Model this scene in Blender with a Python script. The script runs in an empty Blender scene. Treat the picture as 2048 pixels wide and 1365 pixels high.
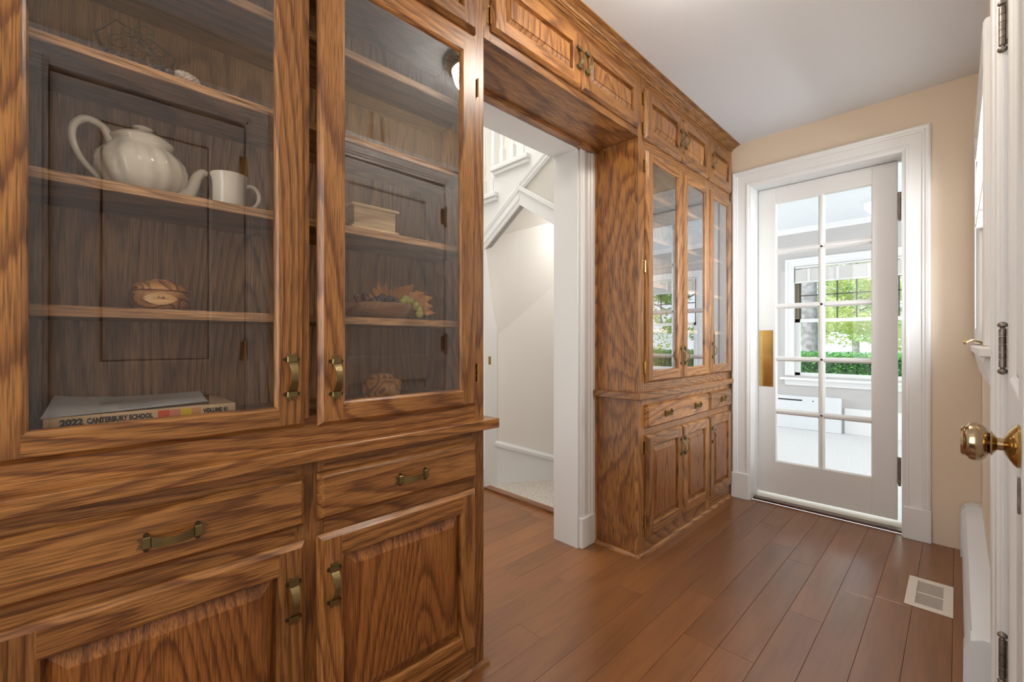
import bpy, math, random
from math import sin, cos, pi, radians, atan, sqrt
random.seed(7)
SC = bpy.context.scene
COL = SC.collection

# ------------------------------------------------------------------ camera
F_PX, CAM_H = 875.0, 1.09
YAW = atan(891 / 875.0)
cam = bpy.data.cameras.new('camera')
cam.sensor_width = 36.0
cam.lens = F_PX / 2048 * 36.0
cam.clip_start = 0.01
cam.clip_end = 200
cam_o = bpy.data.objects.new('camera', cam)
cam_o.location = (0, 0, CAM_H)
cam_o.rotation_euler = (pi / 2, 0, YAW)
COL.objects.link(cam_o)
SC.camera = cam_o

# ------------------------------------------------------------------ world, sun, daylight, fill
W = bpy.data.worlds.new('world')
SC.world = W
W.use_nodes = True
wn = W.node_tree
bg = wn.nodes['Background']
bg.inputs[0].default_value = (0.80, 0.90, 1.0, 1)
bg.inputs[1].default_value = 1.5

def area(name, loc, rot, sx, sy, watts, color=(1, 1, 1), spread=None):
    l = bpy.data.lights.new(name, 'AREA')
    l.shape = 'RECTANGLE'
    l.size, l.size_y, l.energy, l.color = sx, sy, watts, color
    if spread: l.spread = spread
    o = bpy.data.objects.new(name, l)
    o.location = loc
    o.rotation_euler = rot
    COL.objects.link(o)
    return o

sun = bpy.data.lights.new('sun', 'SUN')
sun.energy = 5.0
sun.angle = 0.02
sun.color = (1, 0.96, 0.88)
sun_o = bpy.data.objects.new('sun', sun)
sun_o.rotation_euler = (radians(42), 0, radians(-25))
COL.objects.link(sun_o)

# daylight at the corridor window; the other area lights are added fill
area('daylight_corridor_window', (1.50, 2.40, 1.75), (0, radians(90), 0), 2.0, 2.4, 165, (0.89, 0.95, 1.0))
area('fill_behind_camera', (-0.60, -1.04, 1.48), (radians(90), 0, 0), 0.9, 1.4, 14, (0.98, 0.96, 0.93))  # added fill from behind the camera, source unseen
area('fill_sun_room_side', (2.56, 4.9, 1.4), (0, radians(90), 0), 1.5, 2.2, 48, (0.95, 0.98, 1.0))  # added fill at the right end of the sun room
area('fill_sun_room_left', (-4.06, 4.9, 1.4), (0, radians(-90), 0), 1.5, 2.2, 34, (0.95, 0.98, 1.0))  # added fill at the left end of the sun room
area('fill_stairwell', (-2.6, 1.6, 4.3), (0, 0, 0), 1.6, 1.6, 42, (1.0, 0.99, 0.97))  # added fill high in the stairwell, no window there
area('fill_hall', (-2.15, 0.86, 1.12), (radians(90), 0, 0), 0.9, 1.9, 4.5, (1.0, 0.99, 0.97))  # added fill that brightens the passage, out of view

SC.view_settings.view_transform = 'Standard'
SC.view_settings.look = 'None'
SC.view_settings.gamma = 1
SC.view_settings.use_curve_mapping = False
SC.view_settings.exposure = 0.56

# ------------------------------------------------------------------ materials
def mat(name, color, rough=0.5, metal=0.0, spec=0.5, bump=None, emit=None, noise=None, coat=0.0):
    m = bpy.data.materials.new(name)
    m.use_nodes = True
    nt = m.node_tree
    b = nt.nodes['Principled BSDF']
    b.inputs['Base Color'].default_value = (*color, 1)
    b.inputs['Roughness'].default_value = rough
    b.inputs['Metallic'].default_value = metal
    b.inputs['Specular IOR Level'].default_value = spec
    b.inputs['Coat Weight'].default_value = coat
    if emit:
        b.inputs['Emission Color'].default_value = (*emit[:3], 1)
        b.inputs['Emission Strength'].default_value = emit[3]
    if bump or noise:
        tc = nt.nodes.new('ShaderNodeTexCoord')
    if noise:
        n = nt.nodes.new('ShaderNodeTexNoise')
        n.inputs['Scale'].default_value = noise[0]
        n.inputs['Detail'].default_value = 6
        nt.links.new(tc.outputs['Object'], n.inputs['Vector'])
        r = nt.nodes.new('ShaderNodeMix')
        r.data_type = 'RGBA'
        r.inputs[6].default_value = (*color, 1)
        r.inputs[7].default_value = (*noise[1], 1)
        rp = nt.nodes.new('ShaderNodeMapRange')
        rp.inputs[1].default_value = 0.35
        rp.inputs[2].default_value = 0.65
        nt.links.new(n.outputs['Fac'], rp.inputs[0])
        nt.links.new(rp.outputs[0], r.inputs[0])
        nt.links.new(r.outputs[2], b.inputs['Base Color'])
    if bump:
        n2 = nt.nodes.new('ShaderNodeTexNoise')
        n2.inputs['Scale'].default_value = bump[0]
        n2.inputs['Detail'].default_value = 4
        nt.links.new(tc.outputs['Object'], n2.inputs['Vector'])
        bp = nt.nodes.new('ShaderNodeBump')
        bp.inputs['Strength'].default_value = bump[1]
        bp.inputs['Distance'].default_value = 0.002
        nt.links.new(n2.outputs['Fac'], bp.inputs['Height'])
        nt.links.new(bp.outputs[0], b.inputs['Normal'])
    return m

def wood(name, axis, light, mid, dark, rings=42.0, scale=2.7, stretch=0.14, rough=0.34, pores=0.55, coat=0.15, var=0.2, bump=0.25, pscale=430, jag=0.55):
    """oak-like board: contour lines of stretched noise make cathedral grain, plus fine pores along the grain"""
    m = bpy.data.materials.new(name)
    m.use_nodes = True
    nt = m.node_tree
    N, L = nt.nodes, nt.links
    b = N['Principled BSDF']
    tc = N.new('ShaderNodeTexCoord')
    oi = N.new('ShaderNodeObjectInfo')
    off = N.new('ShaderNodeVectorMath'); off.operation = 'SCALE'
    cmb = N.new('ShaderNodeCombineXYZ')
    for i, k in enumerate((17.3, 23.1, 31.7)):
        mm = N.new('ShaderNodeMath'); mm.operation = 'MULTIPLY'; mm.inputs[1].default_value = k
        L.new(oi.outputs['Random'], mm.inputs[0]); L.new(mm.outputs[0], cmb.inputs[i])
    add = N.new('ShaderNodeVectorMath'); add.operation = 'ADD'
    L.new(tc.outputs['Object'], add.inputs[0]); L.new(cmb.outputs[0], add.inputs[1])
    def stretched(s_across, s_along):
        mp = N.new('ShaderNodeVectorMath'); mp.operation = 'MULTIPLY'
        v = [s_across] * 3
        v[axis] = s_along
        if axis != 0: v[0] = s_across * 0.4
        mp.inputs[1].default_value = v
        L.new(add.outputs[0], mp.inputs[0])
        return mp
    a = stretched(1.0, stretch)
    n1 = N.new('ShaderNodeTexNoise'); n1.inputs['Scale'].default_value = scale
    n1.inputs['Detail'].default_value = 1.0; n1.inputs['Roughness'].default_value = 0.35; n1.inputs['Distortion'].default_value = 0.15
    L.new(a.outputs[0], n1.inputs['Vector'])
    mu = N.new('ShaderNodeMath'); mu.operation = 'MULTIPLY'; mu.inputs[1].default_value = rings
    L.new(n1.outputs['Fac'], mu.inputs[0])
    # jagged edge of the ring
    j = stretched(160, 7)
    nj = N.new('ShaderNodeTexNoise'); nj.inputs['Scale'].default_value = 1.0; nj.inputs['Detail'].default_value = 3
    L.new(j.outputs[0], nj.inputs['Vector'])
    js = N.new('ShaderNodeMath'); js.operation = 'MULTIPLY_ADD'; js.inputs[1].default_value = jag
    L.new(nj.outputs['Fac'], js.inputs[0]); L.new(mu.outputs[0], js.inputs[2])
    fr = N.new('ShaderNodeMath'); fr.operation = 'FRACT'
    L.new(js.outputs[0], fr.inputs[0])
    cr = N.new('ShaderNodeValToRGB')
    e = cr.color_ramp.elements
    e[0].position = 0.0; e[0].color = (*mid, 1)
    e[1].position = 1.0; e[1].color = (*mid, 1)
    for p_, c_ in ((0.06, dark), (0.15, dark), (0.34, mid), (0.66, light), (0.94, light)):
        q = e.new(p_); q.color = (*c_, 1)
    L.new(fr.outputs[0], cr.inputs[0])
    # pores
    p = stretched(pscale, 14 * pscale / 430)
    n2 = N.new('ShaderNodeTexNoise'); n2.inputs['Scale'].default_value = 1.0; n2.inputs['Detail'].default_value = 2
    L.new(p.outputs[0], n2.inputs['Vector'])
    mr = N.new('ShaderNodeMapRange'); mr.inputs[1].default_value = 0.32; mr.inputs[2].default_value = 0.60
    mr.inputs[3].default_value = 1 - pores; mr.inputs[4].default_value = 1.12
    L.new(n2.outputs['Fac'], mr.inputs[0])
    # broad tone
    n3 = N.new('ShaderNodeTexNoise'); n3.inputs['Scale'].default_value = 3.0; n3.inputs['Detail'].default_value = 1
    L.new(a.outputs[0], n3.inputs['Vector'])
    mr3 = N.new('ShaderNodeMapRange'); mr3.inputs[1].default_value = 0.3; mr3.inputs[2].default_value = 0.7
    mr3.inputs[3].default_value = 0.82; mr3.inputs[4].default_value = 1.15
    L.new(n3.outputs['Fac'], mr3.inputs[0])
    mro = N.new('ShaderNodeMapRange'); mro.inputs[3].default_value = 1 - var; mro.inputs[4].default_value = 1 + var * 0.6
    L.new(oi.outputs['Random'], mro.inputs[0])
    k1 = N.new('ShaderNodeMath'); k1.operation = 'MULTIPLY'; L.new(mr.outputs[0], k1.inputs[0]); L.new(mr3.outputs[0], k1.inputs[1])
    k2 = N.new('ShaderNodeMath'); k2.operation = 'MULTIPLY'; L.new(k1.outputs[0], k2.inputs[0]); L.new(mro.outputs[0], k2.inputs[1])
    vm = N.new('ShaderNodeVectorMath'); vm.operation = 'SCALE'
    L.new(cr.outputs[0], vm.inputs[0]); L.new(k2.outputs[0], vm.inputs['Scale'])
    L.new(vm.outputs[0], b.inputs['Base Color'])
    b.inputs['Roughness'].default_value = rough
    b.inputs['Coat Weight'].default_value = coat
    b.inputs['Coat Roughness'].default_value = 0.25 if coat < 0.6 else 0.20
    bp = N.new('ShaderNodeBump'); bp.inputs['Strength'].default_value = bump; bp.inputs['Distance'].default_value = 0.001
    if bump: L.new(n2.outputs['Fac'], bp.inputs['Height']); L.new(bp.outputs[0], b.inputs['Normal'])
    return m

def glass(name, ior, tint=(1, 1, 1)):
    m = bpy.data.materials.new(name)
    m.use_nodes = True
    nt = m.node_tree
    nt.nodes.remove(nt.nodes['Principled BSDF'])
    out = nt.nodes['Material Output']
    t = nt.nodes.new('ShaderNodeBsdfTransparent'); t.inputs[0].default_value = (*tint, 1)
    g = nt.nodes.new('ShaderNodeBsdfGlossy'); g.inputs['Roughness'].default_value = 0.0
    lw = nt.nodes.new('ShaderNodeLayerWeight'); lw.inputs['Blend'].default_value = 0.5
    pw = nt.nodes.new('ShaderNodeMath'); pw.operation = 'POWER'; pw.inputs[1].default_value = ior[1]
    nt.links.new(lw.outputs['Facing'], pw.inputs[0])
    f = nt.nodes.new('ShaderNodeMath'); f.operation = 'MULTIPLY_ADD'; f.inputs[1].default_value = 1 - ior[0]; f.inputs[2].default_value = ior[0]
    nt.links.new(pw.outputs[0], f.inputs[0])
    geo = nt.nodes.new('ShaderNodeNewGeometry')
    inv = nt.nodes.new('ShaderNodeMath'); inv.operation = 'SUBTRACT'; inv.inputs[0].default_value = 1.0
    nt.links.new(geo.outputs['Backfacing'], inv.inputs[1])
    mu = nt.nodes.new('ShaderNodeMath'); mu.operation = 'MULTIPLY'
    nt.links.new(f.outputs[0], mu.inputs[0]); nt.links.new(inv.outputs[0], mu.inputs[1])
    mx = nt.nodes.new('ShaderNodeMixShader')
    nt.links.new(mu.outputs[0], mx.inputs[0]); nt.links.new(t.outputs[0], mx.inputs[1]); nt.links.new(g.outputs[0], mx.inputs[2])
    nt.links.new(mx.outputs[0], out.inputs[0])
    return m

OL, OM, OD = (0.41, 0.178, 0.050), (0.335, 0.136, 0.036), (0.205, 0.076, 0.021)
OAK_V = wood('oak_grain_upright', 2, OL, OM, OD)
OAK_H = wood('oak_grain_lengthwise', 1, OL, OM, OD)
OAK_X = wood('oak_grain_crosswise', 0, OL, OM, OD)
OAK_P = wood('oak_door_panel', 2, (0.38, 0.145, 0.036), (0.31, 0.110, 0.027), (0.19, 0.064, 0.017), scale=3.0, rings=44)
OAK_C = wood('oak_crown', 1, (0.43, 0.195, 0.058), (0.39, 0.17, 0.048), (0.32, 0.13, 0.036))
PLY_V = wood('oak_veneer_side', 2, (0.37, 0.150, 0.035), (0.32, 0.124, 0.028), (0.245, 0.086, 0.020), scale=5, rings=26, stretch=0.16, pores=0.62)
INT_V = wood('cabinet_inside_veneer', 2, (0.40, 0.225, 0.105), (0.34, 0.185, 0.085), (0.22, 0.115, 0.05), scale=4, rings=24, rough=0.6, coat=0)
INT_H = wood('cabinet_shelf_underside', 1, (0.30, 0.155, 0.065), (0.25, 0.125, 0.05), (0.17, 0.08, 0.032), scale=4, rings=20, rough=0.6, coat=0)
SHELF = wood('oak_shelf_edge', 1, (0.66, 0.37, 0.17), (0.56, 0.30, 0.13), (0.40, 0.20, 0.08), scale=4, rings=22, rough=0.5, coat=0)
PLANK = wood('floor_plank_brown', 1, (0.232, 0.088, 0.025), (0.222, 0.083, 0.023), (0.212, 0.078, 0.021), scale=5, rings=10, stretch=0.07,
             rough=0.275, pores=0.10, coat=0.0, var=0.05, bump=0, pscale=130, jag=0.15)
THRESH = wood('threshold_brown', 0, (0.33, 0.14, 0.05), (0.28, 0.11, 0.04), (0.18, 0.07, 0.025), rough=0.3, pores=0.3)
DARKTH = wood('threshold_dark', 0, (0.13, 0.045, 0.018), (0.11, 0.036, 0.014), (0.08, 0.025, 0.01), rough=0.3, pores=0.3)
WHITE = mat('white_gloss_paint', (0.80, 0.80, 0.79), 0.32, bump=(30, 0.15))
WHITE_D = mat('white_door_paint', (0.78, 0.77, 0.75), 0.4, bump=(40, 0.15))
PLANK.node_tree.nodes['Principled BSDF'].inputs['Specular IOR Level'].default_value = 0.95
BEIGE = mat('beige_wall_paint', (0.74, 0.61, 0.47), 0.75, bump=(260, 0.12))
CEIL = mat('ceiling_paint', (0.80, 0.83, 0.87), 0.85, bump=(200, 0.1))
HALLW = mat('hall_wall_paint', (0.80, 0.77, 0.72), 0.8, bump=(200, 0.1))
GREIGE = mat('hall_panel_paint', (0.60, 0.57, 0.51), 0.8)
GREYW = mat('sun_room_wall_paint', (0.52, 0.50, 0.48), 0.8)
CARPET = mat('carpet_speckled', (0.72, 0.66, 0.58), 0.95, bump=(200, 0.8), noise=(110, (0.36, 0.31, 0.26)))
CARPET2 = mat('sun_room_carpet', (0.72, 0.71, 0.70), 0.95, bump=(150, 0.8), noise=(60, (0.60, 0.59, 0.58)))
BRONZE = mat('antique_brass', (0.235, 0.175, 0.075), 0.36, 0.85, bump=(90, 0.4))
DBRONZE = mat('dark_bronze_ears', (0.10, 0.07, 0.035), 0.4, 0.9)
BRASS = mat('polished_brass', (0.55, 0.36, 0.12), 0.16, 1.0, bump=(12, 0.25))
KNOBM = mat('worn_brass_knob', (0.52, 0.41, 0.27), 0.2, 1.0, noise=(40, (0.42, 0.30, 0.17)))
STEEL = mat('tarnished_steel_hinge', (0.20, 0.17, 0.145), 0.45, 0.8, noise=(70, (0.33, 0.29, 0.25)))
IRON = mat('wrought_iron', (0.07, 0.052, 0.036), 0.35, 0.6)
GLASS_C = glass('cabinet_glass', (0.08, 1.35))
GLASS_D = glass('door_glass', (0.04, 4.0))
GLASS_W = glass('window_glass', (0.03, 5.0))
CREAM = mat('cream_glaze', (0.84, 0.78, 0.65), 0.18, coat=0.5)
JARW = wood('turned_wood_jar', 0, (0.58, 0.30, 0.11), (0.42, 0.18, 0.06), (0.22, 0.08, 0.03), rings=10, scale=14, stretch=0.5, pores=0.2, rough=0.3)
JARP = wood('pale_wood_patch', 1, (0.80, 0.48, 0.20), (0.74, 0.43, 0.17), (0.62, 0.33, 0.12), pores=0.2, rough=0.3)
BOXW = wood('pale_wood_box', 1, (0.80, 0.58, 0.31), (0.72, 0.50, 0.25), (0.52, 0.32, 0.15), scale=12, rings=5, pores=0.3)
BOWLW = wood('wood_bowl', 1, (0.50, 0.26, 0.12), (0.42, 0.21, 0.09), (0.32, 0.14, 0.06), scale=14, rings=5, pores=0.3)
BOOKC = mat('yearbook_cover', (0.78, 0.56, 0.33), 0.35, noise=(20, (0.72, 0.50, 0.29)))
INK = mat('black_print', (0.015, 0.012, 0.012), 0.6)
INKG = mat('grey_print', (0.35, 0.35, 0.36), 0.8)
B_OR = mat('orange_block', (0.75, 0.10, 0.03), 0.4)
B_PI = mat('pink_block', (0.72, 0.26, 0.16), 0.4)
B_YE = mat('yellow_block', (0.80, 0.55, 0.01), 0.4)
B_SA = mat('salmon_block', (0.72, 0.32, 0.12), 0.4)
PAPER = mat('white_paper', (0.86, 0.87, 0.88), 0.7)
BEAD = mat('brown_bead', (0.05, 0.018, 0.012), 0.22)
SHELLM = mat('white_shell', (0.75, 0.70, 0.62), 0.6, noise=(90, (0.55, 0.42, 0.32)))
GRAPE_G = mat('green_grape', (0.42, 0.44, 0.10), 0.25)
GRAPE_B = mat('dark_grape', (0.03, 0.03, 0.035), 0.25)
GRAPE_R = mat('plum_grape', (0.14, 0.05, 0.045), 0.25)
LEAFO = mat('orange_leaf', (0.62, 0.30, 0.07), 0.55, noise=(30, (0.48, 0.18, 0.04)))
WIREM = mat('gold_wire', (0.62, 0.50, 0.30), 0.3, 1.0)
BEADG = mat('amber_bead', (0.70, 0.42, 0.12), 0.2)
BEADR = mat('red_bead', (0.45, 0.10, 0.05), 0.2)
NICKEL = mat('aged_nickel_pan', (0.45, 0.40, 0.30), 0.25, 1.0)
DOME = mat('lit_white_dome', (0.9, 0.9, 0.88), 0.4, emit=(1.0, 0.93, 0.82, 44.0))
HEATER = mat('heater_white_enamel', (0.74, 0.76, 0.78), 0.35)
DARKGAP = mat('dark_gap', (0.02, 0.02, 0.02), 0.8)
REGIST = mat('almond_register', (0.78, 0.70, 0.60), 0.4)
SHADE = mat('grey_roman_shade', (0.62, 0.60, 0.57), 0.85)
TAPE = mat('shade_tape', (0.74, 0.73, 0.71), 0.8)
BLINDM = mat('cream_blind_slat', (0.85, 0.80, 0.70), 0.5)
SASHD = mat('dark_window_grille', (0.10, 0.10, 0.09), 0.5)
JAMBB = mat('brown_window_track', (0.20, 0.165, 0.10), 0.5)
BARK = mat('grey_bark', (0.30, 0.30, 0.32), 0.9, noise=(9, (0.16, 0.155, 0.16)), bump=(25, 1.0))
def leafmat(name, c1, c2, sc):
    m = mat(name, c1, 0.6, noise=(sc, c2))
    nt = m.node_tree
    b = nt.nodes['Principled BSDF']
    tr = nt.nodes.new('ShaderNodeBsdfTranslucent'); tr.inputs[0].default_value = (*[min(1, 1.4 * x) for x in c1], 1)
    mx = nt.nodes.new('ShaderNodeMixShader'); mx.inputs[0].default_value = 0.45
    nt.links.new(b.outputs[0], mx.inputs[1]); nt.links.new(tr.outputs[0], mx.inputs[2])
    nt.links.new(mx.outputs[0], nt.nodes['Material Output'].inputs[0])
    return m
LEAF1 = leafmat('leaf_green', (0.30, 0.44, 0.20), (0.48, 0.58, 0.30), 3)
LEAF2 = leafmat('leaf_yellow_green', (0.56, 0.58, 0.30), (0.34, 0.46, 0.20), 3)
LEAFH = leafmat('hedge_leaf', (0.06, 0.24, 0.05), (0.13, 0.36, 0.08), 6)
GRASS = mat('grass', (0.16, 0.30, 0.07), 0.9, noise=(4, (0.28, 0.42, 0.12)))
DARKIN = mat('closet_dark', (0.10, 0.09, 0.08), 0.9)

# ------------------------------------------------------------------ mesh helpers
ORG = {}
class M:
    def __init__(s): s.v, s.f, s.m = [], [], []
    def add(s, vs, fs, mi=0):
        n = len(s.v); s.v += [tuple(p) for p in vs]
        for f in fs:
            s.f.append(tuple(i + n for i in f)); s.m.append(mi)
        return s
    def box(s, x0, x1, y0, y1, z0, z1, mi=0):
        x0, x1 = min(x0, x1), max(x0, x1); y0, y1 = min(y0, y1), max(y0, y1); z0, z1 = min(z0, z1), max(z0, z1)
        return s.add([(x0, y0, z0), (x1, y0, z0), (x1, y1, z0), (x0, y1, z0), (x0, y0, z1), (x1, y0, z1), (x1, y1, z1), (x0, y1, z1)],
                     [(0, 3, 2, 1), (4, 5, 6, 7), (0, 1, 5, 4), (1, 2, 6, 5), (2, 3, 7, 6), (3, 0, 4, 7)], mi)
    def cbox(s, x0, x1, y0, y1, z0, z1, c=0.003, mi=0):
        """box with chamfered edges (an octagon-ish hull per axis pair)"""
        x0, x1 = min(x0, x1), max(x0, x1); y0, y1 = min(y0, y1), max(y0, y1); z0, z1 = min(z0, z1), max(z0, z1)
        v = []
        for sx in (0, 1):
            for sy in (0, 1):
                for sz in (0, 1):
                    X, Y, Z = (x0, x1)[sx], (y0, y1)[sy], (z0, z1)[sz]
                    dx, dy, dz = (c, -c)[sx], (c, -c)[sy], (c, -c)[sz]
                    v += [(X, Y + dy, Z + dz), (X + dx, Y, Z + dz), (X + dx, Y + dy, Z)]
        def i(sx, sy, sz, k): return (sx * 4 + sy * 2 + sz) * 3 + k
        f = []
        for q in (0, 1):
            f.append((i(q, 0, 0, 0), i(q, 1, 0, 0), i(q, 1, 1, 0), i(q, 0, 1, 0)) if q else (i(q, 0, 0, 0), i(q, 0, 1, 0), i(q, 1, 1, 0), i(q, 1, 0, 0)))
            f.append((i(0, q, 0, 1), i(0, q, 1, 1), i(1, q, 1, 1), i(1, q, 0, 1)) if q else (i(0, q, 0, 1), i(1, q, 0, 1), i(1, q, 1, 1), i(0, q, 1, 1)))
            f.append((i(0, 0, q, 2), i(1, 0, q, 2), i(1, 1, q, 2), i(0, 1, q, 2)) if q else (i(0, 0, q, 2), i(0, 1, q, 2), i(1, 1, q, 2), i(1, 0, q, 2)))
        for p in (0, 1):
            for q in (0, 1):
                f.append((i(p, q, 0, 0), i(p, q, 1, 0), i(p, q, 1, 1), i(p, q, 0, 1)))
                f.append((i(p, 0, q, 0), i(p, 1, q, 0), i(p, 1, q, 2), i(p, 0, q, 2)))
                f.append((i(0, p, q, 1), i(1, p, q, 1), i(1, p, q, 2), i(0, p, q, 2)))
        for sx in (0, 1):
            for sy in (0, 1):
                for sz in (0, 1):
                    f.append((i(sx, sy, sz, 0), i(sx, sy, sz, 1), i(sx, sy, sz, 2)))
        return s.add(v, f, mi)
    def sweep(s, rings, closed_ring=True, caps=True, mi=0, loop=False):
        """rings: list of equally long point lists"""
        n = len(rings[0]); b = len(s.v)
        for r in rings: s.v += [tuple(p) for p in r]
        R = len(rings)
        for k in range(R if loop else R - 1):
            k2 = (k + 1) % R
            for i in range(n if closed_ring else n - 1):
                j = (i + 1) % n
                s.f.append((b + k * n + i, b + k * n + j, b + k2 * n + j, b + k2 * n + i)); s.m.append(mi)
        if caps and closed_ring and not loop:
            s.f.append(tuple(b + i for i in reversed(range(n)))); s.m.append(mi)
            s.f.append(tuple(b + (R - 1) * n + i for i in range(n))); s.m.append(mi)
        return s
    def tube(s, pts, r, seg=8, mi=0, caps=True):
        from mathutils import Vector
        P = [Vector(p) for p in pts]
        rr = r if isinstance(r, (list, tuple)) else [r] * len(P)
        rings = []
        up = None
        for i, p in enumerate(P):
            t = (P[min(i + 1, len(P) - 1)] - P[max(i - 1, 0)])
            t = t.normalized() if t.length > 1e-9 else Vector((0, 0, 1))
            if up is None:
                a = Vector((0, 0, 1)) if abs(t.z) < 0.9 else Vector((1, 0, 0))
                up = (a - t * a.dot(t)).normalized()
            else:
                up = (up - t * up.dot(t)).normalized()
            w = t.cross(up)
            rings.append([p + (up * cos(2 * pi * k / seg) + w * sin(2 * pi * k / seg)) * rr[i] for k in range(seg)])
        return s.sweep(rings, True, caps, mi)
    def lathe(s, prof, c, seg=28, mi=0, axis=2, flute=None):
        """prof: list of (radius, height) ; axis: 0,1,2"""
        rings = []
        for r, h in prof:
            ring = []
            for k in range(seg):
                a = 2 * pi * k / seg
                rr = r
                if flute: rr = r * (1 + flute[1] * flute[3](h) * abs(sin((a * flute[0] + h * flute[2]) / 2)) - flute[1] * flute[3](h) * 0.5)
                p = (rr * cos(a), rr * sin(a), h)
                if axis == 0: p = (h, rr * cos(a), rr * sin(a))
                if axis == 1: p = (rr * cos(a), h, rr * sin(a))
                ring.append((c[0] + p[0], c[1] + p[1], c[2] + p[2]))
            rings.append(ring)
        return s.sweep(rings, True, True, mi)
    def ball(s, c, r, mi=0, n=8, sq=(1, 1, 1)):
        rings = []
        for i in range(n + 1):
            th = pi * i / n
            q = max(sin(th), 0.02)
            rings.append([(c[0] + r * sq[0] * q * cos(2 * pi * k / (n + 2)), c[1] + r * sq[1] * q * sin(2 * pi * k / (n + 2)), c[2] - r * sq[2] * cos(th)) for k in range(n + 2)])
        return s.sweep(rings, True, True, mi)
    def prism(s, poly, axis, a0, a1, mi=0):
        """poly in the two other axes (x,z for axis 1; y,z for axis 0; x,y for axis 2), counter-clockwise"""
        def P(u, w, a): return (a, u, w) if axis == 0 else ((u, a, w) if axis == 1 else (u, w, a))
        n = len(poly)
        vs = [P(u, w, a0) for u, w in poly] + [P(u, w, a1) for u, w in poly]
        fs = [tuple(range(n)), tuple(range(2 * n - 1, n - 1, -1))] + [(i, i + n, (i + 1) % n + n, (i + 1) % n) for i in range(n)]
        return s.add(vs, fs, mi)
    def build(s, name, mats, parent=None, org=None, smooth=False, **tags):
        if org is None: org = ORG[parent.name] if parent else (0, 0, 0)
        me = bpy.data.meshes.new(name)
        me.from_pydata([(x - org[0], y - org[1], z - org[2]) for x, y, z in s.v], [], s.f)
        if not isinstance(mats, (list, tuple)): mats = [mats]
        for m_ in mats: me.materials.append(m_)
        me.polygons.foreach_set('material_index', s.m)
        if smooth is not False:
            me.polygons.foreach_set('use_smooth', [True] * len(me.polygons))
        import bmesh
        bm = bmesh.new(); bm.from_mesh(me)
        bmesh.ops.recalc_face_normals(bm, faces=bm.faces)
        bm.to_mesh(me); bm.free()
        if smooth not in (False, True): me.set_sharp_from_angle(angle=radians(smooth))
        me.update()
        o = bpy.data.objects.new(name, me)
        COL.objects.link(o)
        if parent: o.parent = parent
        else: o.location = org
        ORG[o.name] = org
        for k, val in tags.items(): o[k] = val
        return o

def thing(name, loc, label, cat, group=None):
    o = bpy.data.objects.new(name, None)
    o.empty_display_size = 0.1
    COL.objects.link(o); o.location = loc
    o['label'] = label; o['category'] = cat
    if group: o['group'] = group
    ORG[o.name] = loc
    return o

def struct(name, loc=(0, 0, 0)):
    o = bpy.data.objects.new(name, None)
    COL.objects.link(o); o.location = loc
    o['kind'] = 'structure'
    ORG[o.name] = loc
    return o

S = dict(kind='structure')

# ------------------------------------------------------------------ room shell
CEIL_Z, WALL_Y, WALL_X, BACK_X = 2.462, 3.270, 0.084, -1.40

def wall_x(m, x0, x1, y0, y1, z0, z1, openings):
    """wall of constant x with openings (y0, y1, z0, z1)"""
    y = y0
    for a, b, c, d in sorted(openings):
        m.box(x0, x1, y, a, z0, z1)
        if c > z0: m.box(x0, x1, a, b, z0, c)
        m.box(x0, x1, a, b, d, z1)
        y = b
    m.box(x0, x1, y, y1, z0, z1)
    return m
def wall_y(m, y0, y1, x0, x1, z0, z1, openings):
    x = x0
    for a, b, c, d in sorted(openings):
        m.box(x, a, y0, y1, z0, z1)
        if c > z0: m.box(a, b, y0, y1, z0, c)
        m.box(a, b, y0, y1, d, z1)
        x = b
    m.box(x, x1, y0, y1, z0, z1)
    return m

WIN1 = (2.20, 3.12, 1.075, 2.03)
wall_x(M(), WALL_X, WALL_X + 0.16, -1.0, WALL_Y, 0, CEIL_Z, [(-0.09, 0.55, 0, 2.10), (0.87, 1.675, 0, 2.10), WIN1]).build('wall_right', BEIGE, **S)
wall_y(M(), WALL_Y, WALL_Y + 0.16, -1.40, WALL_X + 0.16, 0, CEIL_Z, [(-0.995, -0.215, 0, 2.150)]).build('wall_far', BEIGE, **S)
wall_x(M(), BACK_X - 0.16, BACK_X, -1.0, WALL_Y + 0.16, 0, CEIL_Z, [(1.0, 1.867, 0, 2.11)]).build('wall_left', WHITE, **S)
wall_y(M(), -1.10, -1.0, -1.56, 0.25, 0, CEIL_Z, [(-1.06, -0.14, 0.0, 2.22)]).build('wall_near', BEIGE, **S)  # opening cut for the fill behind the camera
M().box(-1.40, WALL_X + 0.16, -1.1, WALL_Y + 0.16, CEIL_Z, CEIL_Z + 0.08).build('ceiling', CEIL, **S)

# unseen shell added behind the two near openings to block the sun
M().box(-4.2, 1.2, -4.6, 0.70, 2.52, 2.60).build('ceiling_sun_blocker', CEIL, **S)
m = M().box(-4.2, 1.2, -4.7, -4.6, -0.06, 2.6).box(1.2, 1.3, -4.7, -1.0, -0.06, 2.6).box(-4.3, -4.2, -4.7, 0.9, -0.06, 2.6).box(0.2, 1.3, -1.1, -1.0, -0.06, 2.6)
m.build('wall_sun_blocker', HALLW, **S)
M().box(-4.2, 1.2, -4.6, -1.0, -0.06, -0.012).box(-4.2, -1.56, -1.0, 0.9, -0.06, -0.012).build('floor_sun_blocker', mat('sun_blocker_brown', (0.25, 0.12, 0.05), 0.4), **S)

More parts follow.
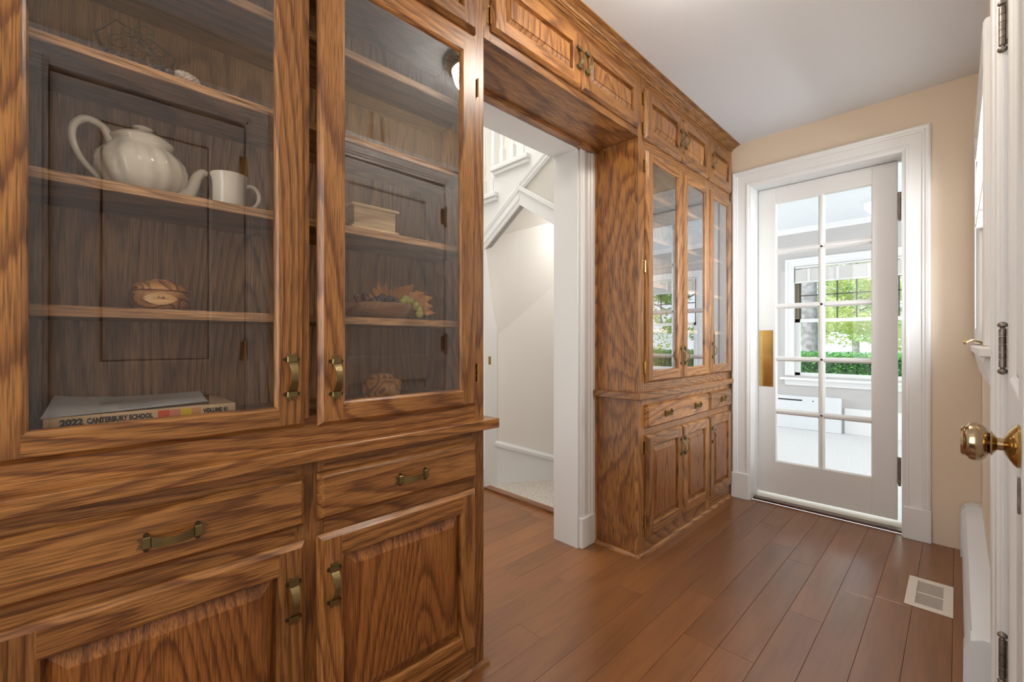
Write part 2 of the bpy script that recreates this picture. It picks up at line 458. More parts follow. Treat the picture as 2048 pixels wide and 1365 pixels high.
# floor: a sub floor that carries every plank
fl = M().box(-2.75, WALL_X, -1.0, WALL_Y + 0.06, -0.06, -0.013).build('floor', DARKGAP, **S)
PW, X_REF = 0.117, -0.013
joint = {-1: [0.55, 1.85, 3.02], 0: [0.30, 1.45, 2.78], 1: [0.10, 1.22, 2.42], 2: [1.15, 2.374], 3: [0.9, 2.04, 3.05], 4: [0.35, 1.62, 2.52], 5: [1.12, 1.60, 2.66],
         6: [0.62, 1.9, 2.9], 7: [0.95, 2.2], 8: [0.4, 1.72, 2.85], 9: [1.2, 2.5], 10: [0.75, 1.565, 2.7]}
for k in range(-1, 23):
    x1 = X_REF - (k - 0) * PW; x0 = x1 - PW
    x1c, x0c = min(x1, WALL_X), max(x0, -2.74)
    y_hi = 3.30 if x0 > -1.45 else 2.16
    ys = [-1.0] + joint.get(k, [0.6 + (k * 0.37) % 0.9, 1.55 + (k * 0.53) % 0.5]) + [y_hi]
    ys = [q for q in ys if q <= y_hi]
    for a, b in zip(ys[:-1], ys[1:]):
        if b - a < 0.02 or x1c - x0c < 0.02: continue
        g = 0.0004
        m = M()
        c = 0.0007
        m.add([(x0c + g, a + g, -0.013), (x1c - g, a + g, -0.013), (x1c - g, b - g, -0.013), (x0c + g, b - g, -0.013),
               (x0c + g, a + g, -c), (x1c - g, a + g, -c), (x1c - g, b - g, -c), (x0c + g, b - g, -c),
               (x0c + g + c, a + g + c, 0), (x1c - g - c, a + g + c, 0), (x1c - g - c, b - g - c, 0), (x0c + g + c, b - g - c, 0)],
              [(8, 9, 10, 11), (4, 5, 9, 8), (5, 6, 10, 9), (6, 7, 11, 10), (7, 4, 8, 11), (0, 1, 5, 4), (1, 2, 6, 5), (2, 3, 7, 6), (3, 0, 4, 7)])
        m.build('plank', PLANK, fl)

# ------------------------------------------------------------------ mouldings
CASING = [(0.0, 0.0), (0.0, 0.009), (0.010, 0.011), (0.014, 0.015), (0.024, 0.015), (0.028, 0.011), (0.078, 0.013), (0.081, 0.019), (0.090, 0.020),
          (0.094, 0.024), (0.106, 0.026), (0.112, 0.022), (0.115, 0.018), (0.115, 0.0)]
def casing(m, plane, face, out, a0, a1, top, zb=0.0, prof=CASING, bottom=None, sides=(1, 1), scale=1.0):
    """door casing on a wall: plane 'x' or 'y', wall face coordinate, out = direction (+1/-1) it projects, opening a0..a1, head z"""
    path = []
    for (u, w) in prof:
        u *= scale
        pts = []
        if sides[0]: pts.append((a0 - u, zb if bottom is None else bottom - u))
        pts.append((a0 - u, top + u) if sides[0] else (a0, top + u))
        pts.append((a1 + u, top + u) if sides[1] else (a1, top + u))
        if sides[1]: pts.append((a1 + u, zb if bottom is None else bottom - u))
        path.append([((face + out * w, p, z) if plane == 'x' else (p, face + out * w, z)) for p, z in pts])
    rings = [[path[k][i] for k in range(len(path))] for i in range(len(path[0]))]
    return m.sweep(rings, True, bottom is None, 0, loop=bottom is not None)

# French door casing, jamb and plinth blocks
m = casing(M(), 'y', WALL_Y, -1, -0.995, -0.215, 2.150, zb=0.175)
m.build('trim_1', WHITE, **S)
m = M()
m.cbox(-1.112, -1.000, WALL_Y - 0.028, WALL_Y, 0, 0.176, 0.003); m.cbox(-0.212, -0.098, WALL_Y - 0.028, WALL_Y, 0, 0.176, 0.003)
m.build('baseboard_far', WHITE, **S)
m = M()
m.box(-1.0, -0.992, WALL_Y - 0.008, WALL_Y + 0.16, 0, 2.15); m.box(-0.218, -0.210, WALL_Y - 0.008, WALL_Y + 0.16, 0, 2.15); m.box(-1.0, -0.21, WALL_Y - 0.008, WALL_Y + 0.16, 2.146, 2.156)
m.box(-0.992, -0.982, WALL_Y + 0.085, WALL_Y + 0.11, 0, 2.146)
m.build('trim_2', WHITE, **S)
M().box(-0.99, -0.216, WALL_Y + 0.035, WALL_Y + 0.085, 0.0, 0.014).build('trim_3', DARKTH, **S)
M().box(-0.99, -0.216, WALL_Y + 0.085, WALL_Y + 0.20, 0.0, 0.016).build('trim_4', mat('pale_sill', (0.72, 0.66, 0.56), 0.5), **S)

# ---- French door (10 lights)
DY = 3.395
d1 = struct('door_1', (-0.60, DY, 0))
x0, x1, z0, z1 = -0.982, -0.246, 0.042, 2.143
gx = (-0.874, -0.633, -0.597, -0.361)
gz = [(0.265, 0.590), (0.625, 0.952), (0.985, 1.310), (1.345, 1.682), (1.722, 2.036)]
m = M()
T0, T1 = DY, DY + 0.042
m.cbox(x0, gx[0], T0, T1, z0, z1, 0.002); m.cbox(gx[3], x1, T0, T1, z0, z1, 0.002)
m.cbox(gx[0], gx[3], T0, T1, z0, gz[0][0], 0.002); m.cbox(gx[0], gx[3], T0, T1, gz[-1][1], z1, 0.002)
m.build('door_frame', WHITE_D, d1)
def bar(m, ax, a0, a1, c0, c1):
    """muntin bar with sloped sides along ax"""
    mid = (c0 + c1) / 2
    prof = [(c0, 0.020), (c0, 0.016), (mid - 0.006, 0.004), (mid + 0.006, 0.004), (c1, 0.016), (c1, 0.020), (c1, 0.028), (mid + 0.006, 0.038), (mid - 0.006, 0.038), (c0, 0.028)]
    if ax == 'z': rings = [[(u, T0 + w, a) for u, w in prof] for a in (a0, a1)]
    else: rings = [[(a, T0 + w, u) for u, w in prof] for a in (a0, a1)]
    m.sweep(rings)
bar_m = M(); bar(bar_m, 'z', gz[0][0] - 0.001, gz[-1][1] + 0.001, gx[1], gx[2]); bar_m.build('muntin', WHITE_D, d1)
for i in range(4):
    bm_ = M(); bar(bm_, 'x', gx[0] - 0.001, gx[3] + 0.001, gz[i][1], gz[i + 1][0]); bm_.build('muntin', WHITE_D, d1)
mb = M()
for (a, b) in ((gx[0], gx[1]), (gx[2], gx[3])):
    for (c, d) in gz:
        M().box(a - 0.002, b + 0.002, T0 + 0.020, T0 + 0.023, c - 0.002, d + 0.002).build('glass_pane', GLASS_D, d1)
# sticking (sloped bead) around the glazed field
rings = []
for off, w in ((0.0, 0.001), (0.011, 0.013), (0.011, 0.020)):
    rings.append([(gx[0] - 0.001 + off - 0.006, T0 + w, gz[0][0] + off - 0.006), (gx[3] - off + 0.006, T0 + w, gz[0][0] + off - 0.006),
                  (gx[3] - off + 0.006, T0 + w, gz[-1][1] - off + 0.006), (gx[0] + off - 0.006, T0 + w, gz[-1][1] - off + 0.006)])
M().sweep(rings, True, False).build('glazing_bead', WHITE_D, d1)
m = M().cbox(-0.975, -0.889, T0 - 0.0035, T0, 0.775, 1.165, 0.001)
pp = m.build('push_plate', BRASS, d1)
m = M()
for zz in (0.79, 0.97, 1.15):
    for xx in (-0.967, -0.897): m.lathe([(0.004, 0), (0.003, -0.0022), (0.001, -0.003)], (xx, T0 - 0.0035, zz), 10, 0, 1)
m.build('screw_head', BRASS, pp, smooth=True)
for zc in (0.335, 1.880):
    m = M()
    for k in range(5): m.lathe([(0.0075, k * 0.031 + 0.0008), (0.0075, k * 0.031 + 0.0302)], (-0.236, T0 - 0.004, zc - 0.0775), 12)
    m.lathe([(0.0055, -0.012), (0.0075, -0.006), (0.0055, 0.0)], (-0.236, T0 - 0.004, zc - 0.0775), 10)
    m.box(-0.246, -0.2285, T0 - 0.002, T0 + 0.002, zc - 0.0775, zc + 0.0775)
    m.build('hinge', STEEL, d1, smooth=40)

# ---- right wall: door at the frame edge (slightly ajar), closet door behind it
def panel_door(name, loc, w, hinge_dir, ang, label_mat, knob=True):
    """local: hinge at origin, leaf runs along -Y (world) by w, face towards -X"""
    root = struct(name, loc)
    root.rotation_euler = (0, 0, ang)
    ORG[name] = (0, 0, 0)
    z0, z1, th = 0.012, 2.075, 0.036
    st = 0.125
    m = M()
    y0, y1 = -w, 0.0
    zs = [(0.26, 0.86), (1.00, 1.955)]
    m.cbox(0, th, y0, y0 + st, z0, z1, 0.001); m.cbox(0, th, y1 - st, y1, z0, z1, 0.001)
    m.box(0, th, y0 + st, y1 - st, z0, zs[0][0]); m.box(0, th, y0 + st, y1 - st, zs[0][1], zs[1][0]); m.box(0, th, y0 + st, y1 - st, zs[1][1], z1)
    for a, b in zs:
        rings = []
        for off, x in ((-0.002, 0.0), (0.003, 0.001), (0.008, 0.005), (0.010, 0.011), (0.016, 0.011)):
            rings.append([(x, y0 + st + off, a + off), (x, y1 - st - off, a + off), (x, y1 - st - off, b - off), (x, y0 + st + off, b - off)])
        m.sweep(rings, True, False)
    fr = m.build('door_frame', WHITE_D, root, org=(0, 0, 0))
    for a, b in zs:
        M().box(0.011, th - 0.011, y0 + st - 0.004, y1 - st + 0.004, a - 0.004, b + 0.004).build('panel', WHITE_D, root, org=(0, 0, 0))
    return root
d2 = panel_door('door_2', (0.0885, 1.657, 0), 0.772, 1, radians(-2.1), None)
O0 = (0, 0, 0)
# knob, rose, escutcheon slot (local coordinates of the door, face at x=0)
ky, kz = -0.707, 0.940
m = M().lathe([(0.030, 0.0), (0.031, -0.003), (0.028, -0.006), (0.022, -0.010), (0.012, -0.016)], (0, ky, kz), 28, 0, 0)
m.build('rose', BRASS, d2, org=O0, smooth=35)
kp = [(0.009, -0.012), (0.009, -0.022), (0.013, -0.025), (0.017, -0.027), (0.018, -0.029), (0.014, -0.030), (0.022, -0.033), (0.027, -0.038), (0.0285, -0.044), (0.027, -0.050), (0.023, -0.053),
      (0.022, -0.055), (0.023, -0.056), (0.020, -0.059), (0.002, -0.060)]
m = M().lathe(kp, (0.0, ky, kz), 28, 0, 0)
m.build('knob', KNOBM, d2, org=O0, smooth=35)
m = M().cbox(-0.003, 0.0, ky - 0.009, ky + 0.009, kz - 0.095, kz - 0.045, 0.001)
m.build('keyhole_plate', STEEL, d2, org=O0)
M().box(0.012, 0.024, -0.7732, -0.7722, 0.86, 1.0).build('latch_plate', STEEL, d2, org=O0)
for zc, tip in ((1.888, 1), (1.072, 1), (0.285, 1)):
    m = M()
    bx, by = -0.009, 0.006
    for k in range(5): m.lathe([(0.0068, k * 0.0196 + 0.0006), (0.0068, k * 0.0196 + 0.019)], (bx, by, zc - 0.049), 14)
    for s_ in (-1, 1):
        m.lathe([(0.005, 0), (0.004, s_ * 0.003), (0.0085, s_ * 0.006), (0.0095, s_ * 0.010), (0.0080, s_ * 0.014), (0.0045, s_ * 0.017), (0.001, s_ * 0.018)], (bx, by, zc + s_ * 0.049), 14)
    m.box(-0.0025, 0.0, -0.026, 0.004, zc - 0.049, zc + 0.049)
    m.build('hinge', STEEL, d2, org=O0, smooth=40)
d3 = panel_door('door_3', (0.092, 0.535, 0), 0.62, 1, 0.0, None)
m = M()
m.lathe([(0.006, 0), (0.006, 0.09)], (-0.008, 0.006, 1.0), 10); m.lathe([(0.006, 0), (0.006, 0.09)], (-0.008, 0.006, 1.85), 10)
m.box(-0.003, 0, -0.02, 0.004, 1.0, 1.09); m.box(-0.003, 0, -0.02, 0.004, 1.85, 1.94)
m.build('hinge', BRASS, d3, org=O0, smooth=40)
CAS2 = [(0, 0), (0, 0.004), (0.006, 0.008), (0.012, 0.008), (0.016, 0.013), (0.050, 0.015), (0.054, 0.019), (0.064, 0.021), (0.072, 0.022), (0.076, 0.018), (0.079, 0.014), (0.079, 0)]
casing(M(), 'x', WALL_X, -1, 0.872, 1.676, 2.105, prof=CAS2).build('trim_5', WHITE, **S)
casing(M(), 'x', WALL_X, -1, -0.088, 0.548, 2.105, prof=CAS2).build('trim_6', WHITE, **S)
M().cbox(WALL_X - 0.034, WALL_X, 0.77, 1.775, 2.186, 2.212, 0.004).build('trim_7', WHITE, **S)
M().cbox(WALL_X - 0.034, WALL_X, -0.19, 0.65, 2.186, 2.212, 0.004).build('trim_8', WHITE, **S)
M().box(0.082, 0.20, 1.664, 1.6765, 0, 2.105).box(0.082, 0.20, 0.869, 0.878, 0, 2.105).box(0.082, 0.20, 0.87, 1.676, 2.093, 2.106).box(0.082, 0.20, 0.541, 0.551, 0, 2.105).box(0.082, 0.2, -0.09, 0.55, 2.093, 2.106).build('trim_22', WHITE, **S)
M().box(0.20, 0.24, -0.1, 0.56, 0, 2.1).box(0.20, 0.24, 0.86, 1.68, 0, 2.1).build('wall_closet', DARKIN, **S)

# ---- corridor window (casement with crank), casing, stool and apron
w1 = struct('window_1', (WALL_X, 2.66, 1.07))
y0, y1, z0, z1 = WIN1
m = M()
m.box(0.10, 0.14, y0, y0 + 0.05, z0, z1); m.box(0.10, 0.14, y1 - 0.05, y1, z0, z1); m.box(0.10, 0.14, y0, y1, z0, z0 + 0.05); m.box(0.10, 0.14, y0, y1, z1 - 0.05, z1)
m.box(0.10, 0.14, (y0 + y1) / 2 - 0.02, (y0 + y1) / 2 + 0.02, z0, z1)
m.build('window_frame', WHITE, w1)
M().box(0.118, 0.121, y0 + 0.04, y1 - 0.04, z0 + 0.04, z1 - 0.04).build('glass_pane', GLASS_W, w1)
casing(M(), 'x', WALL_X, -1, y0, y1, z1, zb=z0, prof=CASING, scale=0.95).build('window_casing', WHITE, w1)
m = M().cbox(0.046, 0.12, y0 - 0.19, 3.262, 1.040, 1.068, 0.003)
m.build('window_stool', WHITE, w1)
m = M().prism([(0.062, 1.04), (0.084, 1.04), (0.084, 0.94), (0.076, 0.94), (0.072, 0.965), (0.066, 0.99), (0.060, 1.02)], 1, y0 - 0.13, 3.255)
m.build('window_apron', WHITE, w1)
m = M().tube([(0.075, 2.62, 1.078), (0.060, 2.60, 1.088), (0.040, 2.575, 1.094), (0.022, 2.555, 1.083)], [0.004, 0.004, 0.0035, 0.003], 8)
m.tube([(0.022, 2.585, 1.080), (0.020, 2.525, 1.090)], [0.006, 0.0055], 10)
m.box(0.07, 0.10, 2.58, 2.66, 1.068, 1.085)
m.build('crank_handle', BRASS, w1, smooth=40)
bl = thing('window_blind', (0.075, 2.66, 1.08), 'raised cream window blind at the corridor window above the stool', 'blind')
m = M().box(0.062, 0.10, y0 + 0.01, y1 - 0.01, z1 - 0.07, z1 - 0.005); m.build('headrail', WHITE, bl)
for k in range(8):
    zz = 1.66 + 0.032 * k
    M().box(0.062, 0.092, y0 + 0.015, y1 - 0.015, zz, zz + 0.003).build('slat', BLINDM, bl)
M().box(0.062, 0.094, y0 + 0.015, y1 - 0.015, 1.635, 1.650).build('bottom_rail', WHITE, bl)
M().tube([(0.060, y1 - 0.06, z1 - 0.05), (0.060, y1 - 0.06, 1.15)], 0.0015, 6).build('cord', BLINDM, bl)

# ---- baseboard heater on the right wall
ht = thing('baseboard_heater', (0.05, 2.5, 0), 'long white enamel baseboard heater along the right wall', 'heater')
hp = [(0.084, 0.03), (0.084, 0.252), (0.055, 0.252), (0.030, 0.240), (0.018, 0.215), (0.016, 0.045), (0.030, 0.03)]
M().sweep([[(x, y, z) for x, z in hp] for y in (1.80, 3.17)]).build('front_cover', HEATER, ht, smooth=30)
hp2 = [(0.084, 0.0), (0.084, 0.262), (0.050, 0.262), (0.026, 0.250), (0.012, 0.222), (0.010, 0.0)]
M().sweep([[(x, y, z) for x, z in hp2] for y in (3.165, 3.262)]).build('end_cap', HEATER, ht, smooth=30)
M().sweep([[(x, y, z) for x, z in hp2] for y in (1.775, 1.835)]).build('end_cap', HEATER, ht, smooth=30)
M().box(0.03, 0.08, 1.84, 3.16, 0.005, 0.03).build('heating_fins', DARKGAP, ht)

# ---- floor register
rg = thing('floor_register', (-0.084, 2.585, 0), 'almond floor register with fine louvres set in the plank floor', 'vent')
m = M()
m.cbox(-0.156, -0.124, 2.433, 2.735, 0, 0.006, 0.0015); m.cbox(-0.042, -0.011, 2.433, 2.735, 0, 0.006, 0.0015)
m.cbox(-0.126, -0.040, 2.433, 2.462, 0, 0.006, 0.0015); m.cbox(-0.126, -0.040, 2.706, 2.735, 0, 0.006, 0.0015); m.box(-0.126, -0.04, 2.580, 2.586, 0, 0.0045)
m.build('register_frame', REGIST, rg)
M().box(-0.124, -0.042, 2.46, 2.708, 0.0, 0.0008).build('duct_shadow', DARKGAP, rg)
n = 22
for k in range(n):
    yy = 2.465 + k * (0.240 / (n - 1))
    M().add([(-0.126, yy - 0.0026, 0.001), (-0.126, yy + 0.0004, 0.0022), (-0.040, yy + 0.0004, 0.0022), (-0.040, yy - 0.0026, 0.001),
             (-0.126, yy - 0.0020, 0.0008), (-0.126, yy + 0.0010, 0.0018), (-0.040, yy + 0.0010, 0.0018), (-0.040, yy - 0.0020, 0.0008)],
            [(0, 1, 2, 3), (4, 7, 6, 5), (0, 4, 5, 1), (3, 2, 6, 7), (1, 5, 6, 2), (0, 3, 7, 4)]).build('louvre', REGIST, rg)

# ---- left wall casing post beside the right cabinet and the wooden cleat
POST = [(0.0, 0.0), (0.0, 0.014), (0.012, 0.016), (0.016, 0.012), (0.022, 0.012), (0.030, 0.018), (0.040, 0.012), (0.068, 0.012), (0.074, 0.018), (0.086, 0.020), (0.092, 0.026), (0.112, 0.026), (0.112, 0.0)]
m = M().sweep([[(BACK_X + w, 1.867 + u, z) for u, w in POST] for z in (0.155, 2.100)])
m.build('trim_9', WHITE, **S)
M().cbox(BACK_X, BACK_X + 0.028, 1.862, 1.982, 0, 0.160, 0.003).build('baseboard_left', WHITE, **S)
M().box(-1.56, -1.398, 1.855, 1.8675, 0, 2.11).box(-1.56, -1.398, 1.0, 1.8675, 2.098, 2.111).box(-1.56, -1.398, 0.995, 1.006, 0, 2.11).build('trim_10', WHITE, **S)

# ------------------------------------------------------------------ cabinets
FX = -1.12          # face frame plane
DX = -1.10          # door front plane
def ring(x, y0, y1, z0, z1): return [(x, y0, z0), (x, y1, z0), (x, y1, z1), (x, y0, z1)]
def loft(m, rings, v=0, h=1):
    b = len(m.v)
    for r in rings: m.v += r
    for k in range(len(rings) - 1):
        for i, mi in enumerate((h, v, h, v)):
            j = (i + 1) % 4
            m.f.append((b + 4 * k + i, b + 4 * k + j, b + 4 * (k + 1) + j, b + 4 * (k + 1) + i)); m.m.append(mi)
def cab_door(parent, y0, y1, z0, z1, stile=0.060, rail=0.060, glazed=False, lip=0.011, top_rail=None, bevel=0.036):
    tr = top_rail or rail
    m = M()
    loft(m, [ring(FX, y0, y1, z0, z1), ring(FX + 0.007, y0, y1, z0, z1), ring(DX, y0 + lip, y1 - lip, z0 + lip, z1 - lip)])
    iy0, iy1, iz0, iz1 = y0 + stile, y1 - stile, z0 + rail, z1 - tr
    a0, a1, b0, b1 = y0 + lip, y1 - lip, z0 + lip, z1 - lip
    q = lambda p0, p1, r0, r1, mi: m.add([(DX, p0, r0), (DX, p1, r0), (DX, p1, r1), (DX, p0, r1)], [(0, 1, 2, 3)], mi)
    q(a0, iy0, b0, b1, 0); q(iy1, a1, b0, b1, 0); q(iy0, iy1, b0, iz0, 1); q(iy0, iy1, iz1, b1, 1)
    if glazed:
        loft(m, [ring(DX, iy0, iy1, iz0, iz1), ring(DX - 0.001, iy0 + 0.002, iy1 - 0.002, iz0 + 0.002, iz1 - 0.002), ring(DX - 0.004, iy0 + 0.006, iy1 - 0.006, iz0 + 0.006, iz1 - 0.006),
                 ring(DX - 0.010, iy0 + 0.008, iy1 - 0.008, iz0 + 0.008, iz1 - 0.008), ring(FX, iy0 + 0.008, iy1 - 0.008, iz0 + 0.008, iz1 - 0.008)])
        loft(m, [ring(FX, iy0 + 0.008, iy1 - 0.008, iz0 + 0.008, iz1 - 0.008), ring(FX, y0, y1, z0, z1)])
    else:
        loft(m, [ring(DX, iy0, iy1, iz0, iz1), ring(DX - 0.002, iy0 + 0.004, iy1 - 0.004, iz0 + 0.004, iz1 - 0.004), ring(DX - 0.016, iy0 + 0.006, iy1 - 0.006, iz0 + 0.006, iz1 - 0.006),
                 ring(DX - 0.017, iy0 + 0.006, iy1 - 0.006, iz0 + 0.006, iz1 - 0.006)])
    d = m.build('door', [OAK_V, OAK_H], parent)
    if glazed:
        M().box(DX - 0.0135, DX - 0.0105, iy0 + 0.006, iy1 - 0.006, iz0 + 0.006, iz1 - 0.006).build('glass_pane', GLASS_C, d)
    else:
        m = M()
        bv = min(bevel, (iz1 - iz0) * 0.22, (iy1 - iy0) * 0.22)
        loft(m, [ring(DX - 0.0165, iy0 + 0.004, iy1 - 0.004, iz0 + 0.004, iz1 - 0.004), ring(DX - 0.0160, iy0 + 0.009, iy1 - 0.009, iz0 + 0.009, iz1 - 0.009),
                 ring(DX - 0.004, iy0 + bv, iy1 - bv, iz0 + bv, iz1 - bv), ring(DX - 0.001, iy0 + bv + 0.001, iy1 - bv - 0.001, iz0 + bv + 0.001, iz1 - bv - 0.001)], 0, 0)
        m.add(ring(DX - 0.001, iy0 + bv + 0.001, iy1 - bv - 0.001, iz0 + bv + 0.001, iz1 - bv - 0.001), [(0, 1, 2, 3)], 0)
        m.build('panel', OAK_V if z0 > 1.5 else OAK_P, d)
    return d
def drawer(parent, y0, y1, z0, z1, lip=0.012):
    m = M()
    loft(m, [ring(FX, y0, y1, z0, z1), ring(FX + 0.005, y0, y1, z0, z1), ring(DX, y0 + lip, y1 - lip, z0 + lip, z1 - lip)], 0, 0)
    m.add(ring(DX, y0 + lip, y1 - lip, z0 + lip, z1 - lip), [(0, 1, 2, 3)], 0)
    return m.build('drawer', OAK_H, parent)
def handle(parent, y, z, vert=True, L=0.112):
    """ribbon pull: bowed strap, two clips with screw ears, notched ribbon ends"""
    def P(a, b, n): return (DX + n, y + (b if vert else a), z + (a if vert else -b))
    m = M()
    h = L / 2
    k = h / 0.056
    st = []
    for i in range(13):
        t = i / 12
        a = (-0.036 + 0.072 * t) * k
        n = 0.004 + 0.020 * sin(pi * t) ** 0.8
        wv = 0.0085 + 0.0015 * cos(2 * pi * t)
        st.append([P(a, -wv, n), P(a, wv, n), P(a, wv, n + 0.0022), P(a, -wv, n + 0.0022)])
    m.sweep(st)
    for s_ in (-1, 1):
        c = s_ * 0.041 * k
        # clip
        r0 = [(-0.0115, 0.0), (-0.0115, 0.0065), (-0.0095, 0.009), (0.0095, 0.009), (0.0115, 0.0065), (0.0115, 0.0)]
        m.sweep([[P(c + e, b, n) for b, n in r0] for e in (-0.0058, 0.0058)])
        # ribbon tail with notch
        t0, t1 = c + s_ * 0.004, s_ * h
        tail = [(t0, -0.0085), (t1, -0.0095), (t1 - s_ * 0.006, 0.0), (t1, 0.0095), (t0, 0.0085)]
        m.add([P(a, b, 0.0035) for a, b in tail] + [P(a, b, 0.0005) for a, b in tail], [(0, 1, 2), (0, 2, 4), (2, 3, 4), (5, 7, 6), (5, 9, 7), (7, 9, 8)] + [(i, (i + 1) % 5, (i + 1) % 5 + 5, i + 5) for i in range(5)])
        for e in (-1, 1):
            ce = [P(c + 0.0052 * cos(q), e * 0.0135 + 0.0052 * sin(q), 0.0) for q in [2 * pi * i / 8 for i in range(8)]]
            ct = [P(c + 0.0042 * cos(q), e * 0.0135 + 0.0042 * sin(q), 0.0045) for q in [2 * pi * i / 8 for i in range(8)]]
            m.sweep([ce, ct], mi=1)
    return m.build('handle', [BRONZE, DBRONZE], parent, smooth=35)
def hinge(parent, y, z):
    """surface hinge on the face frame beside a door edge, serrated leaf and knuckle barrel"""
    m = M()
    side = 1
    pts = []
    for i in range(9): pts.append((y - 0.011 - (0.003 if i % 2 else 0.0), z - 0.032 + i * 0.008))
    poly = [(y, z - 0.034)] + [(a, b) for a, b in reversed(pts)][::-1] + [(y, z + 0.034)]
    m.prism(poly, 0, FX, FX + 0.0022)
    m.lathe([(0.0034, -0.030), (0.0034, -0.010)], (FX + 0.006, y - 0.002, z), 8)
    m.lathe([(0.0034, -0.009), (0.0034, 0.009)], (FX + 0.006, y - 0.002, z), 8)
    m.lathe([(0.0034, 0.010), (0.0034, 0.030)], (FX + 0.006, y - 0.002, z), 8)
    return m.build('hinge', BRASS, parent, smooth=40)

def frame_boxes(parent, stiles, rails, x0=-1.140):
    """face frame: stiles (y0,y1,z0,z1) upright grain, rails lengthwise grain"""
    m = M()
    for a in stiles: m.box(x0, FX, *a, 0)
    for a in rails: m.box(x0, FX - 0.0002, *a, 1)
    return m.build('face_frame', [OAK_V, OAK_H], parent)

XB = -1.385   # back of the cabinets
TOPZ = 2.43
# ---------------- left base cabinet
LY0, LY1 = -0.170, 0.965
cb = thing('base_cabinet', (-1.25, 0.40, 0), 'left oak base cabinet with two drawers above raised-panel doors', 'cabinet')
frame_boxes(cb, [(LY0, -0.130, 0, 0.795), (0.366, 0.434, 0, 0.795), (0.915, LY1, 0, 0.795)],
            [(-0.13, 0.366, 0.745, 0.795), (0.434, 0.915, 0.745, 0.795), (-0.13, 0.366, 0.585, 0.66), (0.434, 0.915, 0.585, 0.66), (-0.13, 0.366, 0, 0.11), (0.434, 0.915, 0, 0.11)])
M().box(XB, -1.140, LY1 - 0.018, LY1, 0, 0.795).build('side_panel', PLY_V, cb)
M().box(XB, -1.140, LY0, LY0 + 0.018, 0, 0.795).build('side_panel', PLY_V, cb)
M().box(XB, XB + 0.008, LY0 + 0.018, LY1 - 0.018, 0, 0.795).build('back_panel', INT_V, cb)
for (a, b, hy) in ((-0.116, 0.386, 0.129), (0.416, 0.925, 0.679)):
    handle(drawer(cb, a, b, 0.642, 0.762), hy, 0.700, False)
for (a, b, hy) in ((-0.116, 0.386, 0.356), (0.414, 0.922, 0.452)):
    d = cab_door(cb, a, b, 0.085, 0.606)
    handle(d, hy, 0.477)
def quarter(ya, yb, x=FX, r=0.016):
    return [[(x + r * sin(q), y, r * 1.15 * cos(q)) for q in [pi / 2 * i / 5 for i in range(6)]] + [(x, y, 0)] for y in (ya, yb)]
M().sweep(quarter(LY0, LY1 + 0.015)).build('quarter_round', OAK_H, cb, smooth=40)

ct = thing('countertop', (-1.24, 0.42, 0.81), 'oak counter ledge under the left glazed cabinet holding teapot and yearbook', 'countertop')
M().cbox(XB, -1.094, LY0, 1.016, 0.795, 0.827, 0.0025).build('slab', OAK_H, ct)

# ---------------- left glazed cabinet
gl = thing('glazed_cabinet', (-1.25, 0.40, 0.83), 'left oak display cabinet with glass doors, teapot and book inside', 'cabinet')
SL = [(1.862, 1.882), (1.633, 1.650), (1.384, 1.403), (1.136, 1.156)]
frame_boxes(gl, [(LY0, -0.130, 0.827, TOPZ), (0.360, 0.399, 0.900, 2.06), (0.360, 0.434, 2.06, TOPZ), (0.925, LY1, 0.827, TOPZ)],
            [(-0.13, 0.925, 0.827, 0.905), (-0.13, 0.360, 2.04, 2.125), (0.434, 0.925, 2.04, 2.125), (-0.13, 0.36, 2.36, TOPZ), (0.434, 0.925, 2.36, TOPZ)])
M().box(XB, -1.140, LY1 - 0.018, LY1, 0.827, TOPZ).build('side_panel', PLY_V, gl)
M().box(XB, -1.140, LY0, LY0 + 0.018, 0.827, TOPZ).build('side_panel', PLY_V, gl)
M().box(XB, XB + 0.006, LY0 + 0.018, LY1 - 0.018, 0.827, TOPZ).build('back_panel', INT_V, gl)
M().box(XB + 0.006, -1.140, LY0 + 0.018, LY1 - 0.018, 0.896, 0.914).build('cabinet_floor', INT_H, gl)
M().box(XB + 0.006, -1.140, LY0 + 0.018, LY1 - 0.018, 2.085, 2.103).build('cabinet_ceiling', INT_H, gl)
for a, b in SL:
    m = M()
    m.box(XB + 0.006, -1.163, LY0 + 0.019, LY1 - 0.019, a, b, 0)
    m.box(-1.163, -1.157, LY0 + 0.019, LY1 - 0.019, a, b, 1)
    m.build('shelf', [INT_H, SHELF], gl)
dl = cab_door(gl, -0.134, 0.386, 0.882, 2.068, 0.060, 0.047, True, top_rail=0.05)
handle(dl, 0.352, 1.006)
dr = cab_door(gl, 0.416, 0.925, 0.878, 2.068, 0.060, 0.051, True, top_rail=0.05)
handle(dr, 0.457, 0.998)
for zz in (0.985, 1.93): hinge(dr, 0.936, zz)
cab_door(gl, -0.118, 0.386, 2.100, 2.372, 0.055, 0.055)
d = cab_door(gl, 0.416, 0.925, 2.100, 2.372, 0.055, 0.055)
handle(d, 0.45, 2.235)

